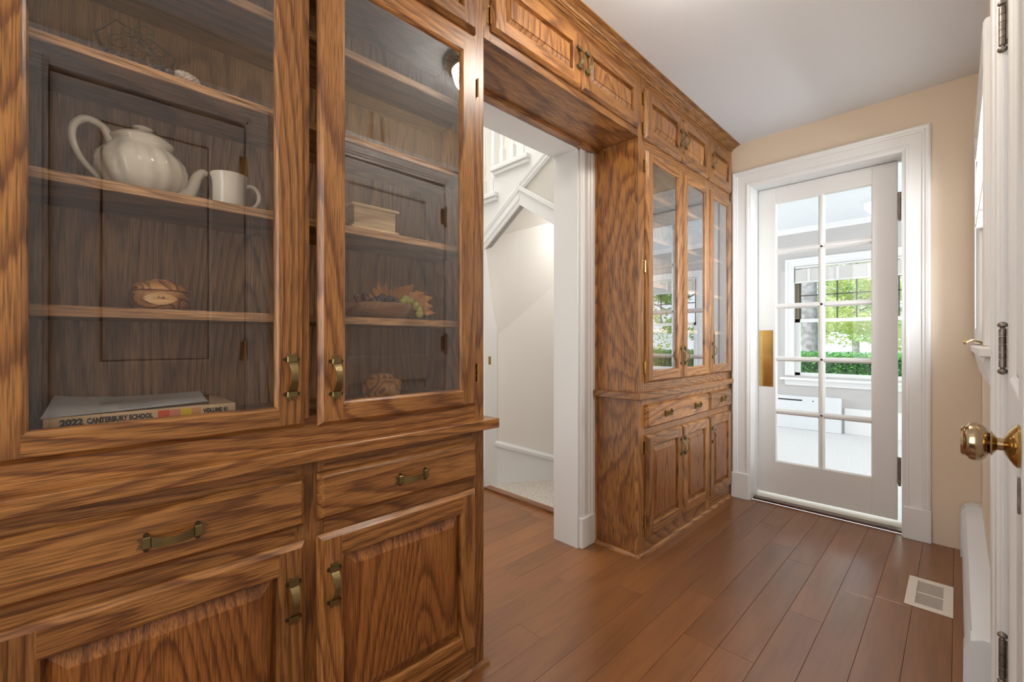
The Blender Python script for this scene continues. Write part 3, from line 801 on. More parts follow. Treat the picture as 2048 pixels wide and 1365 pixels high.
# ---------------- header cabinet over the passage
HY0, HY1 = 0.966, 1.984
hc = thing('header_cabinet', (-1.25, 1.475, 2.115), 'shallow oak cabinet with two panel doors bridging the passage opening', 'cabinet')
frame_boxes(hc, [(HY0, 1.003, 2.115, TOPZ), (1.482, 1.508, 2.15, 2.38), (1.955, HY1, 2.115, TOPZ)],
            [(1.003, 1.955, 2.115, 2.165), (1.003, 1.955, 2.36, TOPZ)])
M().box(XB, -1.140, HY0, HY1, 2.117, 2.132).build('soffit_board', OAK_H, hc)
M().box(-1.392, -1.355, HY0, HY1, 2.100, 2.1165).build('cleat', OAK_H, hc)
d = cab_door(hc, 0.995, 1.492, 2.148, 2.374, 0.055, 0.052); handle(d, 1.470, 2.285 - 0.02, L=0.105)
for zz in (2.20, 2.33): hinge(d, 0.994, zz)
d = cab_door(hc, 1.502, 1.968, 2.148, 2.374, 0.055, 0.052); handle(d, 1.528, 2.285 - 0.02, L=0.105)

# ---------------- right cabinets
RY0, RY1 = 1.985, 3.238
rb = thing('base_cabinet', (-1.25, 2.61, 0), 'right oak base cabinet with three doors beside the French door', 'cabinet')
frame_boxes(rb, [(RY0, 2.055, 0, 0.795), (2.440, 2.470, 0, 0.62), (2.815, 2.872, 0, 0.795), (3.205, RY1, 0, 0.795)],
            [(2.055, 2.815, 0.745, 0.795), (2.872, 3.205, 0.745, 0.795), (2.055, 2.815, 0.585, 0.66), (2.872, 3.205, 0.585, 0.66), (2.055, 2.44, 0, 0.11), (2.47, 2.815, 0, 0.11), (2.872, 3.205, 0, 0.11)])
M().box(XB, -1.1402, RY0, RY0 + 0.018, 0, 0.795).build('side_panel', PLY_V, rb)
M().box(-1.386, -1.362, RY0 - 0.005, RY0, 0.0, 0.795).build('scribe_strip', OAK_V, rb)
M().box(XB, -1.1402, RY1 - 0.018, RY1, 0, 0.795).build('side_panel', PLY_V, rb)
d = drawer(rb, 2.045, 2.833, 0.642, 0.762); handle(d, 2.272, 0.701, False, 0.10); handle(d, 2.657, 0.703, False, 0.10)
d = drawer(rb, 2.855, 3.225, 0.642, 0.762); handle(d, 3.069, 0.704, False, 0.10)
d = cab_door(rb, 2.047, 2.452, 0.090, 0.606, 0.055, 0.055); handle(d, 2.434, 0.490)
for zz in (0.545, 0.165): hinge(d, 2.046, zz)
d = cab_door(rb, 2.460, 2.833, 0.090, 0.606, 0.055, 0.055); handle(d, 2.484, 0.490)
d = cab_door(rb, 2.852, 3.222, 0.090, 0.606, 0.055, 0.055); handle(d, 2.884, 0.488)
M().sweep(quarter(RY0 - 0.016, RY1)).build('quarter_round', OAK_H, rb, smooth=40)
r_ = 0.016
M().sweep([[(x, RY0 - r_ * sin(q), r_ * 1.15 * cos(q)) for q in [pi / 2 * i / 5 for i in range(6)]] + [(x, RY0, 0)] for x in (-1.386, FX + r_)]).build('quarter_round', OAK_X, rb, smooth=40)

rt = thing('countertop', (-1.24, 2.61, 0.81), 'oak counter ledge of the right cabinet beside the passage opening', 'countertop')
m = M().cbox(-1.373, -1.096, 1.957, 3.240, 0.795, 0.827, 0.002)
m.build('slab', OAK_H, rt)
M().cbox(-1.1565, -1.096, 3.238, 3.262, 0.797, 0.8265, 0.002).build('end_nosing', OAK_H, rt)

rgc = thing('glazed_cabinet', (-1.25, 2.61, 0.83), 'right oak display cabinet with three narrow glass doors mirroring the French door', 'cabinet')
frame_boxes(rgc, [(RY0, 2.055, 0.827, TOPZ), (2.440, 2.470, 0.86, 2.36), (2.815, 2.872, 0.86, 2.36), (3.205, RY1, 0.827, TOPZ)],
            [(2.055, 3.205, 0.827, 0.90), (2.055, 3.205, 2.04, 2.14), (2.055, 3.205, 2.35, TOPZ)])
M().box(XB, -1.1402, RY0, RY0 + 0.018, 0.827, 2.116).build('side_panel', PLY_V, rgc)
M().box(-1.386, -1.362, RY0 - 0.005, RY0, 0.828, 2.0995).build('scribe_strip', OAK_V, rgc)
M().box(XB, -1.1402, RY1 - 0.018, RY1, 0.827, TOPZ).build('side_panel', PLY_V, rgc)
M().box(XB, XB + 0.006, RY0 + 0.018, RY1 - 0.018, 0.827, TOPZ).build('back_panel', INT_V, rgc)
M().box(XB + 0.006, -1.140, RY0 + 0.018, RY1 - 0.018, 0.880, 0.898).build('cabinet_floor', INT_H, rgc)
M().box(XB + 0.006, -1.140, RY0 + 0.018, RY1 - 0.018, 2.085, 2.103).build('cabinet_ceiling', INT_H, rgc)
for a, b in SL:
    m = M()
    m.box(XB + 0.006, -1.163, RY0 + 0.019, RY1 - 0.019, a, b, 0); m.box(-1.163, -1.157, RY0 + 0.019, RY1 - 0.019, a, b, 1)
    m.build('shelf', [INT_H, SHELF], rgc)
for a, b, hy in ((2.047, 2.452, 2.436), (2.460, 2.833, 2.482), (2.852, 3.226, 2.889)):
    d = cab_door(rgc, a, b, 0.876, 2.064, 0.052, 0.055, True, top_rail=0.045); handle(d, hy, 1.006 if hy < 2.6 else 1.03)
    if a < 2.1:
        for zz in (1.985, 1.47, 0.955): hinge(d, 2.046, zz)
for a, b, hy in ((2.035, 2.450, 2.430), (2.460, 2.835, 2.488), (2.850, 3.226, 2.888)):
    d = cab_door(rgc, a, b, 2.120, 2.372, 0.055, 0.052); handle(d, hy, 2.245, L=0.105)
    if a < 2.1:
        for zz in (2.32, 2.17): hinge(d, 2.034, zz)

# crown moulding
CP = [(-1.140, 2.424), (-1.116, 2.424), (-1.111, 2.428), (-1.112, 2.432), (-1.106, 2.434), (-1.104, 2.438), (-1.099, 2.4385), (-1.094, 2.444), (-1.084, 2.447), (-1.078, 2.452), (-1.072, 2.4525), (-1.066, 2.455), (-1.060, 2.455), (-1.060, 2.4615), (-1.140, 2.4615)]
M().sweep([[(x, y, z) for x, z in CP] for y in (LY0, WALL_Y - 0.002)]).build('trim_11', OAK_C, smooth=30, **S)
M().box(-1.15, FX + 0.001, RY1 - 0.001, WALL_Y, 2.27, 2.425).build('trim_12', OAK_V, **S)

# ------------------------------------------------------------------ ceiling lamp
lp = thing('ceiling_lamp', (-0.54, 1.38, CEIL_Z), 'round flush ceiling lamp with metal pan and lit white dome', 'lamp')
c = (-0.54, 1.38, CEIL_Z)
M().lathe([(0.130, 0.0), (0.140, -0.008), (0.135, -0.022), (0.118, -0.040), (0.105, -0.046), (0.100, -0.040)], c, 40).build('pan', NICKEL, lp, smooth=40)
M().lathe([(0.098, -0.040), (0.100, -0.060), (0.090, -0.095), (0.070, -0.122), (0.040, -0.142), (0.002, -0.150)], c, 40).build('glass_dome', DOME, lp, smooth=True)

# ------------------------------------------------------------------ things in the left display cabinet
# teapot
tx, ty, tz = -1.262, 0.095, 1.403
tp = thing('teapot', (tx, ty, tz), 'cream swirl-fluted ceramic teapot on the middle shelf behind glass', 'teapot')
fl_fun = lambda h: max(0.0, min(1.0, (h - 0.004) / 0.02)) * max(0.0, min(1.0, (0.108 - h) / 0.02))
prof = [(0.040, 0.0), (0.046, 0.001), (0.058, 0.012), (0.070, 0.030), (0.077, 0.052), (0.078, 0.068), (0.074, 0.084), (0.066, 0.097), (0.057, 0.106), (0.052, 0.112), (0.051, 0.116), (0.055, 0.122), (0.056, 0.125), (0.050, 0.126)]
M().lathe(prof, (tx, ty, tz), 90, 0, 2, (14, 0.09, 48, fl_fun)).build('body', CREAM, tp, smooth=50)
M().lathe([(0.052, 0.125), (0.050, 0.131), (0.038, 0.139), (0.022, 0.144), (0.012, 0.146), (0.011, 0.149), (0.017, 0.153), (0.018, 0.156), (0.012, 0.160), (0.001, 0.161)], (tx, ty, tz), 36).build('lid', CREAM, tp, smooth=50)
def spl(pts, n=8):
    out = []
    P = [pts[0]] + list(pts) + [pts[-1]]
    for i in range(1, len(P) - 2):
        for k in range(n):
            t = k / n
            out.append(tuple(0.5 * (2 * P[i][j] + (P[i + 1][j] - P[i - 1][j]) * t + (2 * P[i - 1][j] - 5 * P[i][j] + 4 * P[i + 1][j] - P[i + 2][j]) * t * t + (3 * P[i][j] - P[i - 1][j] - 3 * P[i + 1][j] + P[i + 2][j]) * t ** 3) for j in range(len(pts[0]))))
    out.append(tuple(pts[-1]))
    return out
hp_ = spl([(-0.050, 0.108, 0.010), (-0.064, 0.138, 0.008), (-0.090, 0.147, 0.0075), (-0.108, 0.128, 0.007), (-0.109, 0.095, 0.0065), (-0.095, 0.060, 0.006), (-0.070, 0.030, 0.006), (-0.054, 0.012, 0.007)])
M().tube([(tx, ty + a, tz + b) for a, b, r in hp_], [r for a, b, r in hp_], 12).build('handle', CREAM, tp, smooth=True)
sp_ = spl([(0.060, 0.022, 0.020), (0.082, 0.034, 0.016), (0.092, 0.055, 0.013), (0.099, 0.075, 0.011), (0.110, 0.088, 0.009), (0.119, 0.086, 0.0065)])
M().tube([(tx, ty + a, tz + b) for a, b, r in sp_], [r for a, b, r in sp_], 14).build('spout', CREAM, tp, smooth=True)
# mug
mx_, my_, mz_ = -1.225, 0.252, 1.403
mg = thing('mug', (mx_, my_, mz_), 'cream ceramic mug with ringed rim beside the teapot', 'mug')
M().lathe([(0.030, 0.0), (0.0335, 0.002), (0.0345, 0.015), (0.0345, 0.055), (0.0350, 0.060), (0.0345, 0.062), (0.0357, 0.065), (0.0353, 0.068), (0.0368, 0.071), (0.0365, 0.074), (0.0385, 0.079), (0.0392, 0.083), (0.0378, 0.0835),
            (0.034, 0.075), (0.031, 0.050), (0.030, 0.006), (0.001, 0.005)], (mx_, my_, mz_), 44).build('cup', CREAM, mg, smooth=50)
h2 = spl([(0.034, 0.066), (0.050, 0.068), (0.062, 0.054), (0.062, 0.034), (0.052, 0.018), (0.036, 0.012)])
M().tube([(mx_, my_ + a, mz_ + b) for a, b in h2], 0.0048, 10).build('handle', CREAM, mg, smooth=True)
# turned wooden jar
jx, jy, jz = -1.262, 0.126, 1.156
jr = thing('lidded_jar', (jx, jy, jz), 'round turned wood jar with lid and pale eye-shaped patch', 'jar')
M().lathe([(0.036, 0), (0.044, 0.002), (0.051, 0.012), (0.0535, 0.026), (0.053, 0.040), (0.050, 0.044), (0.046, 0.045)], (jx, jy, jz), 40).build('body', JARW, jr, smooth=50)
M().lathe([(0.046, 0.045), (0.0525, 0.046), (0.0535, 0.050), (0.051, 0.054), (0.042, 0.062), (0.028, 0.067), (0.018, 0.068), (0.017, 0.071), (0.010, 0.0735), (0.001, 0.074)], (jx, jy, jz), 40).build('lid', JARW, jr, smooth=50)
m = M()
ca = math.atan2(-jy, -jx)       # towards the camera
pts = []
for i in range(15):
    t = -1 + 2 * i / 14
    a = ca + t * 0.60
    w_ = 0.0135 * (cos(t * pi / 2) ** 0.8)
    pts.append((a, w_))
def rj(z): return 0.0535 - abs(z - 0.028) * 0.08 + 0.0008
for s_ in range(14):
    (a0, w0), (a1, w1_) = pts[s_], pts[s_ + 1]
    m.add([(jx + rj(0.026 + w) * cos(a), jy + rj(0.026 + w) * sin(a), jz + 0.026 + w) for a, w in ((a0, -w0), (a1, -w1_), (a1, w1_), (a0, w0))], [(0, 1, 2, 3)])
m.build('pale_inlay', JARP, jr, label='pale eye-shaped patch on the jar')
# yearbook with lettering
bk = thing('yearbook', (-1.27, 0.10, 0.914), 'tan yearbook lying on the cabinet floor, coloured blocks on spine', 'book')
bx0, bx1, by0, by1, bz0, bz1 = -1.375, -1.165, -0.052, 0.252, 0.915, 0.9480
m = M().cbox(bx0, bx1, by0, by1, bz0, bz0 + 0.003, 0.001).cbox(bx0, bx1, by0, by1, bz1 - 0.003, bz1, 0.001).cbox(bx1 - 0.004, bx1 + 0.001, by0, by1, bz0, bz1, 0.0015)
m.build('cover', BOOKC, bk)
M().box(bx0 + 0.004, bx1 - 0.004, by0 + 0.004, by1 - 0.004, bz0 + 0.003, bz1 - 0.003).build('page_block', PAPER, bk)
sxp = bx1 + 0.0012
for a, b, mt in ((0.112, 0.131, B_OR), (0.131, 0.150, B_PI), (0.150, 0.169, B_YE), (0.169, 0.186, B_SA)):
    M().box(sxp - 0.0006, sxp + 0.0001, a, b, bz0 + 0.002, bz1 - 0.003).build('colour_block', mt, bk)
def text(body, size, loc, rot, mt, parent, name, sx=1.0, bold=0.0):
    cu = bpy.data.curves.new('lettering_curve', 'FONT')
    cu.body = body; cu.size = size; cu.extrude = 0.0002; cu.offset = bold; cu.resolution_u = 2
    o = bpy.data.objects.new('tmp', cu); COL.objects.link(o)
    bpy.context.view_layer.update()
    me = bpy.data.meshes.new_from_object(o.evaluated_get(bpy.context.evaluated_depsgraph_get()))
    bpy.data.objects.remove(o); bpy.data.curves.remove(cu)
    me.materials.clear(); me.materials.append(mt)
    t = bpy.data.objects.new(name, me); COL.objects.link(t)
    og = ORG[parent.name]
    t.parent = parent; t.location = [loc[i] - og[i] for i in range(3)]; t.rotation_euler = rot; t.scale = (sx, 1, 1)
    return t
RX = (pi / 2, 0, pi / 2)
tzb = bz0 + 0.0172
text('2022', 0.0158, (sxp + 0.0003, -0.030, tzb - 0.0005), RX, INK, bk, 'lettering', 0.98, 0.0010)
text('CANTERBURY SCHOOL', 0.0140, (sxp + 0.0003, 0.006, tzb), RX, INK, bk, 'lettering', 0.655, 0.0007)
text('VOLUME 41', 0.0125, (sxp + 0.0003, 0.190, tzb), RX, INK, bk, 'lettering', 0.72, 0.0006)
# sheet of paper lying on the book
pa = thing('paper_sheet', (-1.25, 0.06, 0.947), 'printed white paper sheet curling over the left end of the yearbook', 'paper')
m = M()
NU, NV = 18, 8
rows = []
for j in range(NV + 1):
    v = j / NV
    row = []
    for i in range(NU + 1):
        u = i / NU
        yy = -0.055 + 0.258 * u + 0.012 * v
        xx = -1.180 - 0.175 * v + 0.018 * (1 - u) * (1 - v)
        zz = 0.9482 + 0.018 * (1 - u) ** 3 * v + 0.010 * max(0, v - 0.3) * (1 + u) + 0.006 * u * (1 - v) + (-0.006 if u < 0.1 and v < 0.2 else 0) * 0
        row.append((xx, yy, zz))
    rows.append(row)
m.sweep(rows, False, False)
m.sweep([[(x, y, z + 0.0003) for x, y, z in r] for r in rows], False, False)
m.build('sheet', PAPER, pa, smooth=True)
m = M()
for ln in range(7):
    v = 0.10 + ln * 0.11
    a, b = (0.42, 0.62 + 0.05 * (ln % 3)) if ln < 4 else (0.15, 0.40 + 0.06 * (ln % 2))
    y_0, y_1 = -0.055 + 0.258 * a, -0.055 + 0.258 * b
    for k in range(14):
        ya, yb = y_0 + (y_1 - y_0) * k / 14, y_0 + (y_1 - y_0) * (k + 0.7) / 14
        def zz_(y):
            u = (y + 0.055) / 0.258
            return 0.9482 + 0.018 * (1 - u) ** 3 * v + 0.010 * max(0, v - 0.3) * (1 + u) + 0.006 * u * (1 - v) + 0.0011
        xa = -1.180 - 0.175 * v
        m.add([(xa, ya, zz_(ya)), (xa, yb, zz_(yb)), (xa - 0.003, yb, zz_(yb) + 0.0003), (xa - 0.003, ya, zz_(ya) + 0.0003)], [(0, 1, 2, 3)])
m.build('print_lines', INKG, pa)
# wrought iron trivet standing on the top shelf
iz = 1.650
ir = thing('iron_trivet', (-1.24, 0.085, iz), 'dark wrought iron scrollwork trivet leaning on the top shelf', 'trivet')
def scroll(m, cx, cz, r0, turns, a0, x, dr=0.55, rad=0.0022, sgn=1):
    pts = []
    n = int(18 * turns) + 4
    for i in range(n + 1):
        t = i / n
        a = a0 + sgn * t * turns * 2 * pi
        r = r0 * (1 - dr * t * 1.5) if dr * 1.5 * t < 0.95 else r0 * 0.05
        pts.append((x, cx + r * cos(a), cz + r * sin(a)))
    m.tube(pts, rad, 6)
m = M()
cy_, cz_ = 0.075, iz + 0.058
def squash(m):     # the trivet leans back, so it stands lower than it is tall
    m.v = [(x - 0.15 * (z - iz), 0.014 + y * 0.98, iz + (z - iz) * 0.86) for x, y, z in m.v]
star = [(0.004, iz + 0.070), (0.035, iz + 0.128), (0.094, iz + 0.106), (0.135, iz + 0.075), (0.118, iz + 0.004), (0.060, iz + 0.006), (0.022, iz + 0.006)]
ptsS = [(-1.185 - 0.02 * ((z - iz) / 0.1), y, z) for y, z in star]
m.tube(ptsS + [ptsS[0]], 0.0027, 8)
for (a, b, r, t, s0, sg) in ((0.040, 0.060, 0.021, 1.6, 0.3, 1), (0.076, 0.070, 0.021, 1.5, 2.5, -1), (0.062, 0.030, 0.020, 1.6, 1.2, 1), (0.098, 0.040, 0.019, 1.6, 4.0, -1), (0.030, 0.030, 0.014, 1.3, 0.2, -1),
                          (0.055, 0.098, 0.016, 1.5, 3.8, 1), (0.085, 0.088, 0.016, 1.4, 5.3, -1), (0.108, 0.070, 0.014, 1.3, 1.8, 1), (0.080, 0.014, 0.011, 1.4, 2.0, 1)):
    scroll(m, a, iz + b, r, t, s0, -1.192, rad=0.0021, sgn=sg)
squash(m); m.build('scroll_grille', IRON, ir, smooth=True)
m = M()
for q, yy in enumerate((0.098, 0.128)):
    arm = spl([(-1.175, yy - 0.010, iz + 0.003), (-1.170, yy + 0.002, iz + 0.030), (-1.173, yy - 0.022, iz + 0.068), (-1.180, yy - 0.034, iz + 0.098), (-1.185, yy - 0.020, iz + 0.122), (-1.185, yy - 0.004, iz + 0.118), (-1.185, yy - 0.004, iz + 0.106), (-1.185, yy - 0.012, iz + 0.105)])
    if q == 0: m.tube(arm, 0.0027, 8)
    else:
        m.tube(spl([(-1.22, 0.135, iz + 0.075), (-1.215, 0.125, iz + 0.040), (-1.21, 0.140, iz + 0.018), (-1.21, 0.155, iz + 0.022), (-1.21, 0.153, iz + 0.034), (-1.21, 0.145, iz + 0.031)]), 0.0024, 8)
squash(m); m.build('scroll_arm', IRON, ir, smooth=True)
# beads
bd = thing('bead_strand', (-1.21, 0.145, iz), 'strand of glossy dark brown beads on the top shelf', 'beads')
for (x, y, r) in ((-1.175, 0.116, 0.0085), (-1.170, 0.131, 0.0105), (-1.185, 0.141, 0.0110), (-1.205, 0.128, 0.0090), (-1.205, 0.148, 0.0100), (-1.185, 0.160, 0.0110), (-1.205, 0.172, 0.0095),
                  (-1.185, 0.186, 0.0085), (-1.187, 0.200, 0.0075), (-1.187, 0.212, 0.0062), (-1.187, 0.222, 0.0055), (-1.187, 0.231, 0.0045)):
    M().ball((x, y, iz + r), r, 0, 10).build('bead', BEAD, bd, smooth=True)
random.seed(3)
m = M()
sx_, sy_ = -1.174, 0.158
rings = []
for i in range(13):
    t = i / 12
    rr = 0.011 * sin(pi * min(1, t * 0.97 + 0.03)) ** 0.6
    rings.append([(sx_ + rr * cos(2 * pi * k / 14) * (1 + 0.35 * ((k + i) % 2)), sy_ - 0.026 + 0.055 * t, iz + 0.0125 + 0.95 * rr * sin(2 * pi * k / 14) * (1 + 0.35 * ((k + i) % 2)) - 0.002) for k in range(14)])
m.sweep(rings)
m.build('seashell', SHELLM, org=(sx_, sy_, iz), smooth=False, label='small spiky white seashell among the beads on the top shelf', category='shell')
# pale wooden box
bxz = 1.403
wb = thing('wooden_box', (-1.225, 0.60, bxz), 'pale wooden box with overhanging lid on the upper right shelf', 'box')
M().cbox(-1.285, -1.178, 0.540, 0.668, bxz + 0.010, bxz + 0.066, 0.001).build('body', BOXW, wb)
M().prism([(-1.295, bxz), (-1.168, bxz), (-1.168, bxz + 0.004), (-1.172, bxz + 0.008), (-1.176, bxz + 0.012), (-1.287, bxz + 0.012), (-1.291, bxz + 0.008), (-1.295, bxz + 0.004)], 1, 0.532, 0.676).build('plinth', BOXW, wb)
M().cbox(-1.294, -1.169, 0.529, 0.679, bxz + 0.066, bxz + 0.074, 0.003).build('lid', BOXW, wb)
M().lathe([(0.016, 0.074), (0.015, 0.078), (0.006, 0.082), (0.001, 0.083)], (-1.215, 0.595, bxz), 24).build('knob', BOXW, wb, smooth=True)
# bowl with artificial grapes and leaves
wz = 1.156
wx, wy = -1.250, 0.650
bw = M().lathe([(0.062, 0.0), (0.066, 0.001), (0.085, 0.012), (0.098, 0.026), (0.101, 0.036), (0.103, 0.046), (0.100, 0.047), (0.095, 0.036), (0.080, 0.018), (0.05, 0.010), (0.001, 0.009)], (wx, wy, wz), 48)
bw.build('bowl', BOWLW, org=(wx, wy, wz), smooth=45, label='shallow brown wooden bowl filled with artificial grapes and leaves', category='bowl')
def bunch(name, pts, mt, label, cat='grapes'):
    b = thing(name, pts[0][:3], label, cat)
    for x, y, z, r in pts: M().ball((x, y, z), r, 0, 10, (1, 1, 1.08)).build('grape', mt, b, smooth=True)
random.seed(11)
bunch('grape_bunch', [(-1.205, 0.565 + 0.0, wz + 0.052, 0.010), (-1.195, 0.583, wz + 0.055, 0.0105), (-1.215, 0.590, wz + 0.066, 0.010), (-1.190, 0.602, wz + 0.050, 0.010), (-1.225, 0.570, wz + 0.062, 0.010), (-1.22, 0.605, wz + 0.056, 0.010), (-1.235, 0.588, wz + 0.056, 0.010)], GRAPE_R, 'plum-red artificial grapes at the left side of the wooden bowl')
bunch('grape_bunch', [(-1.190, 0.618, wz + 0.053, 0.0105), (-1.200, 0.632, wz + 0.060, 0.0105), (-1.180, 0.640, wz + 0.051, 0.010), (-1.19, 0.654, wz + 0.058, 0.0105), (-1.175, 0.667, wz + 0.050, 0.010), (-1.215, 0.645, wz + 0.068, 0.010), (-1.205, 0.668, wz + 0.062, 0.010),
                      (-1.22, 0.625, wz + 0.066, 0.010), (-1.23, 0.660, wz + 0.062, 0.010)], GRAPE_B, 'nearly black artificial grapes in the middle of the wooden bowl')
bunch('grape_bunch', [(-1.168, 0.688, wz + 0.052, 0.010), (-1.172, 0.705, wz + 0.055, 0.0105), (-1.180, 0.722, wz + 0.056, 0.010), (-1.172, 0.735, wz + 0.045, 0.0105), (-1.176, 0.749, wz + 0.033, 0.010), (-1.178, 0.752, wz + 0.018, 0.0125), (-1.20, 0.735, wz + 0.058, 0.010),
                      (-1.195, 0.712, wz + 0.066, 0.0095)], GRAPE_G, 'green artificial grapes hanging over the right rim of the bowl')
lf = thing('leaf_spray', (-1.21, 0.69, wz + 0.06), 'spray of orange artificial leaves on top of the grape bowl', 'leaves')
def leaf(base, tip, w, mt):
    from mathutils import Vector
    b, t = Vector(base), Vector(tip)
    d = t - b
    side = d.cross(Vector((1, 0.2, 0.1))).normalized()
    nrm = d.cross(side).normalized()
    m = M(); rings = []
    for i in range(8):
        q = i / 7
        ww = w * (sin(pi * min(1, q * 0.93 + 0.05)) ** 0.7) * (1.18 if i % 2 else 0.88)
        c_ = b + d * q + nrm * 0.010 * sin(pi * q)
        rings.append([c_ - side * ww, c_ - nrm * 0.003, c_ + side * ww, c_ - nrm * 0.0022])
    m.sweep(rings); m.build('leaf', mt, lf, smooth=False)
for a, b, w in (((-1.22, 0.66, wz + .062), (-1.185, 0.598, wz + .088), 0.010), ((-1.22, 0.665, wz + .065), (-1.19, 0.618, wz + .108), 0.011), ((-1.22, 0.67, wz + .062), (-1.19, 0.645, wz + .110), 0.010),
                ((-1.215, 0.675, wz + .060), (-1.175, 0.660, wz + .096), 0.012), ((-1.215, 0.685, wz + .058), (-1.18, 0.690, wz + .100), 0.014), ((-1.215, 0.695, wz + .058), (-1.175, 0.708, wz + .103), 0.013),
                ((-1.21, 0.700, wz + .058), (-1.175, 0.730, wz + .108), 0.015), ((-1.21, 0.715, wz + .056), (-1.175, 0.768, wz + .085), 0.016), ((-1.21, 0.725, wz + .055), (-1.17, 0.795, wz + .072), 0.014),
                ((-1.21, 0.735, wz + .050), (-1.165, 0.790, wz + .045), 0.014), ((-1.21, 0.740, wz + .048), (-1.165, 0.800, wz + .022), 0.013), ((-1.22, 0.64, wz + .060), (-1.18, 0.585, wz + .070), 0.008)):
    leaf(a, b, w, LEAFO)
# jar on the cabinet floor, right bay
jx, jy, jz = -1.262, 0.668, 0.914
j2 = thing('lidded_jar', (jx, jy, jz), 'squat wooden jar with a knot on the cabinet floor, right bay', 'jar')
M().lathe([(0.045, 0), (0.052, 0.002), (0.058, 0.020), (0.060, 0.042), (0.058, 0.054), (0.045, 0.058), (0.036, 0.059)], (jx, jy, jz), 36).build('body', JARW, j2, smooth=45)
M().lathe([(0.036, 0.059), (0.037, 0.062), (0.037, 0.073), (0.034, 0.076), (0.001, 0.077)], (jx, jy, jz), 36).build('lid', JARW, j2, smooth=45)
M().lathe([(0.013, 0.0), (0.014, -0.004), (0.009, -0.006), (0.008, -0.003), (0.003, -0.002), (0.001, -0.003)], (jx + 0.0565, jy + 0.006, jz + 0.034), 16, 0, 0).build('knot', OAK_V, j2, smooth=True)
# wire ornaments on the door head of the right wall (seen mirrored in the glass)
for i, (yy, hh, zt) in enumerate(((1.151, 0.178, 0), (1.224, 0.150, 0))):
    zb = 2.212
    o_ = thing('wire_ornament', (0.066, yy, zb), ('taller' if i == 0 else 'shorter') + ' gold wire spiral ornament with beads standing on the door head', 'ornament')
    m = M().tube([(0.066, yy, zb + 0.001), (0.066, yy, zb + hh * 0.62)], 0.0011, 6)
    pts = []
    for k in range(60):
        t = k / 59
        r = 0.020 * (1 - 0.93 * t); a = -pi / 2 + t * 5 * pi
        pts.append((0.066, yy + r * cos(a), zb + hh * 0.62 + 0.02 + r * sin(a) + 0.010))
    m.tube(pts, 0.0012, 6); m.tube([(0.066, yy, zb + hh * 0.62), pts[0]], 0.0011, 6)
    m.lathe([(0.012, 0), (0.012, 0.002)], (0.066, yy, zb), 14)
    m.build('wire', WIREM, o_, smooth=True)
    for k in range(6):
        M().ball((0.066, yy, zb + 0.012 + k * 0.014), 0.0062 - 0.001 * (k % 2), 0, 8).build('bead', BEADG if k % 3 else BEADR, o_, smooth=True)

# ------------------------------------------------------------------ passage, stairs and closet opening
HY = 2.12      # face of the stringer wall
M().box(-2.76, -2.66, 0.9, HY, 0, 2.46).build('wall_hall_left', HALLW, **S)
wall_y(M(), 0.70, 0.90, -4.0, -1.56, 0, 4.6, [(-2.62, -1.68, 0, 2.12)]).build('wall_hall_near', HALLW, **S)  # opening cut for the hall fill
M().box(-3.9, -1.40, 3.62, 3.70, 0, 4.6).build('wall_hall_back', HALLW, **S)
M().box(-4.0, -3.9, 0.7, 3.7, 0, 4.6).build('wall_hall_side', HALLW, **S)
M().box(-1.56, -1.40, 0.7, 3.7, CEIL_Z, 4.6).build('wall_hall_upper', HALLW, **S)
M().box(-4.0, -1.40, 0.7, 3.7, 4.6, 4.66).build('ceiling_hall', CEIL, **S)
# wall below the stringer with the gabled opening cut out
SLOPE = 0.60
def diag(x): return 2.150 + (x + 2.083) * SLOPE     # top of the raked trim
Lx, Lz, Px, Pz, Rx = -2.440, 1.766, -2.072, 2.014, -1.60
def rslope(x): return Pz - (x - Px) * 0.65
m = M()
m.prism([(-2.66, 0), (Lx, 0), (Lx, Lz), (Lx, diag(Lx)), (-2.66, diag(-2.66))], 1, HY, HY + 0.10)
m.prism([(Lx, Lz), (Px, Pz), (Px, diag(Px)), (Lx, diag(Lx))], 1, HY, HY + 0.04)
m.prism([(Px, Pz), (Rx, rslope(Rx)), (Rx, diag(Rx)), (Px, diag(Px))], 1, HY, HY + 0.04)
m.prism([(Rx, 0), (-1.56, 0), (-1.56, diag(-1.56)), (Rx, diag(Rx))], 1, HY, HY + 0.10)
m.build('wall_hall', GREIGE, **S)
def raked(name, p0, p1, w, prof, mt=WHITE):
    """moulding from p0 to p1 in the x,z plane, w wide upwards, profile (u,out)"""
    m = M()
    m.sweep([[(p[0], HY - o_, p[1] + u * w) for u, o_ in prof] for p in (p0, p1)])
    return m.build(name, mt, **S)
PR = [(0, 0), (0, 0.012), (0.18, 0.014), (0.25, 0.020), (0.42, 0.020), (0.5, 0.012), (0.62, 0.012), (0.7, 0.018), (0.9, 0.022), (1.0, 0.016), (1.0, 0)]
raked('trim_13', (-1.56, diag(-1.56) - 0.062), (-2.10, diag(-2.10) - 0.062), 0.062, PR)
raked('trim_14', (Px, Pz), (Lx - 0.11, Pz + (Lx - 0.11 - Px) * 0.674), 0.145, PR)
raked('trim_15', (Px - 0.004, Pz), (-1.56, rslope(-1.56)), 0.130, [(0, 0), (0, 0.014), (0.72, 0.016), (0.76, 0.028), (0.98, 0.030), (1.0, 0.024), (1.0, 0)])
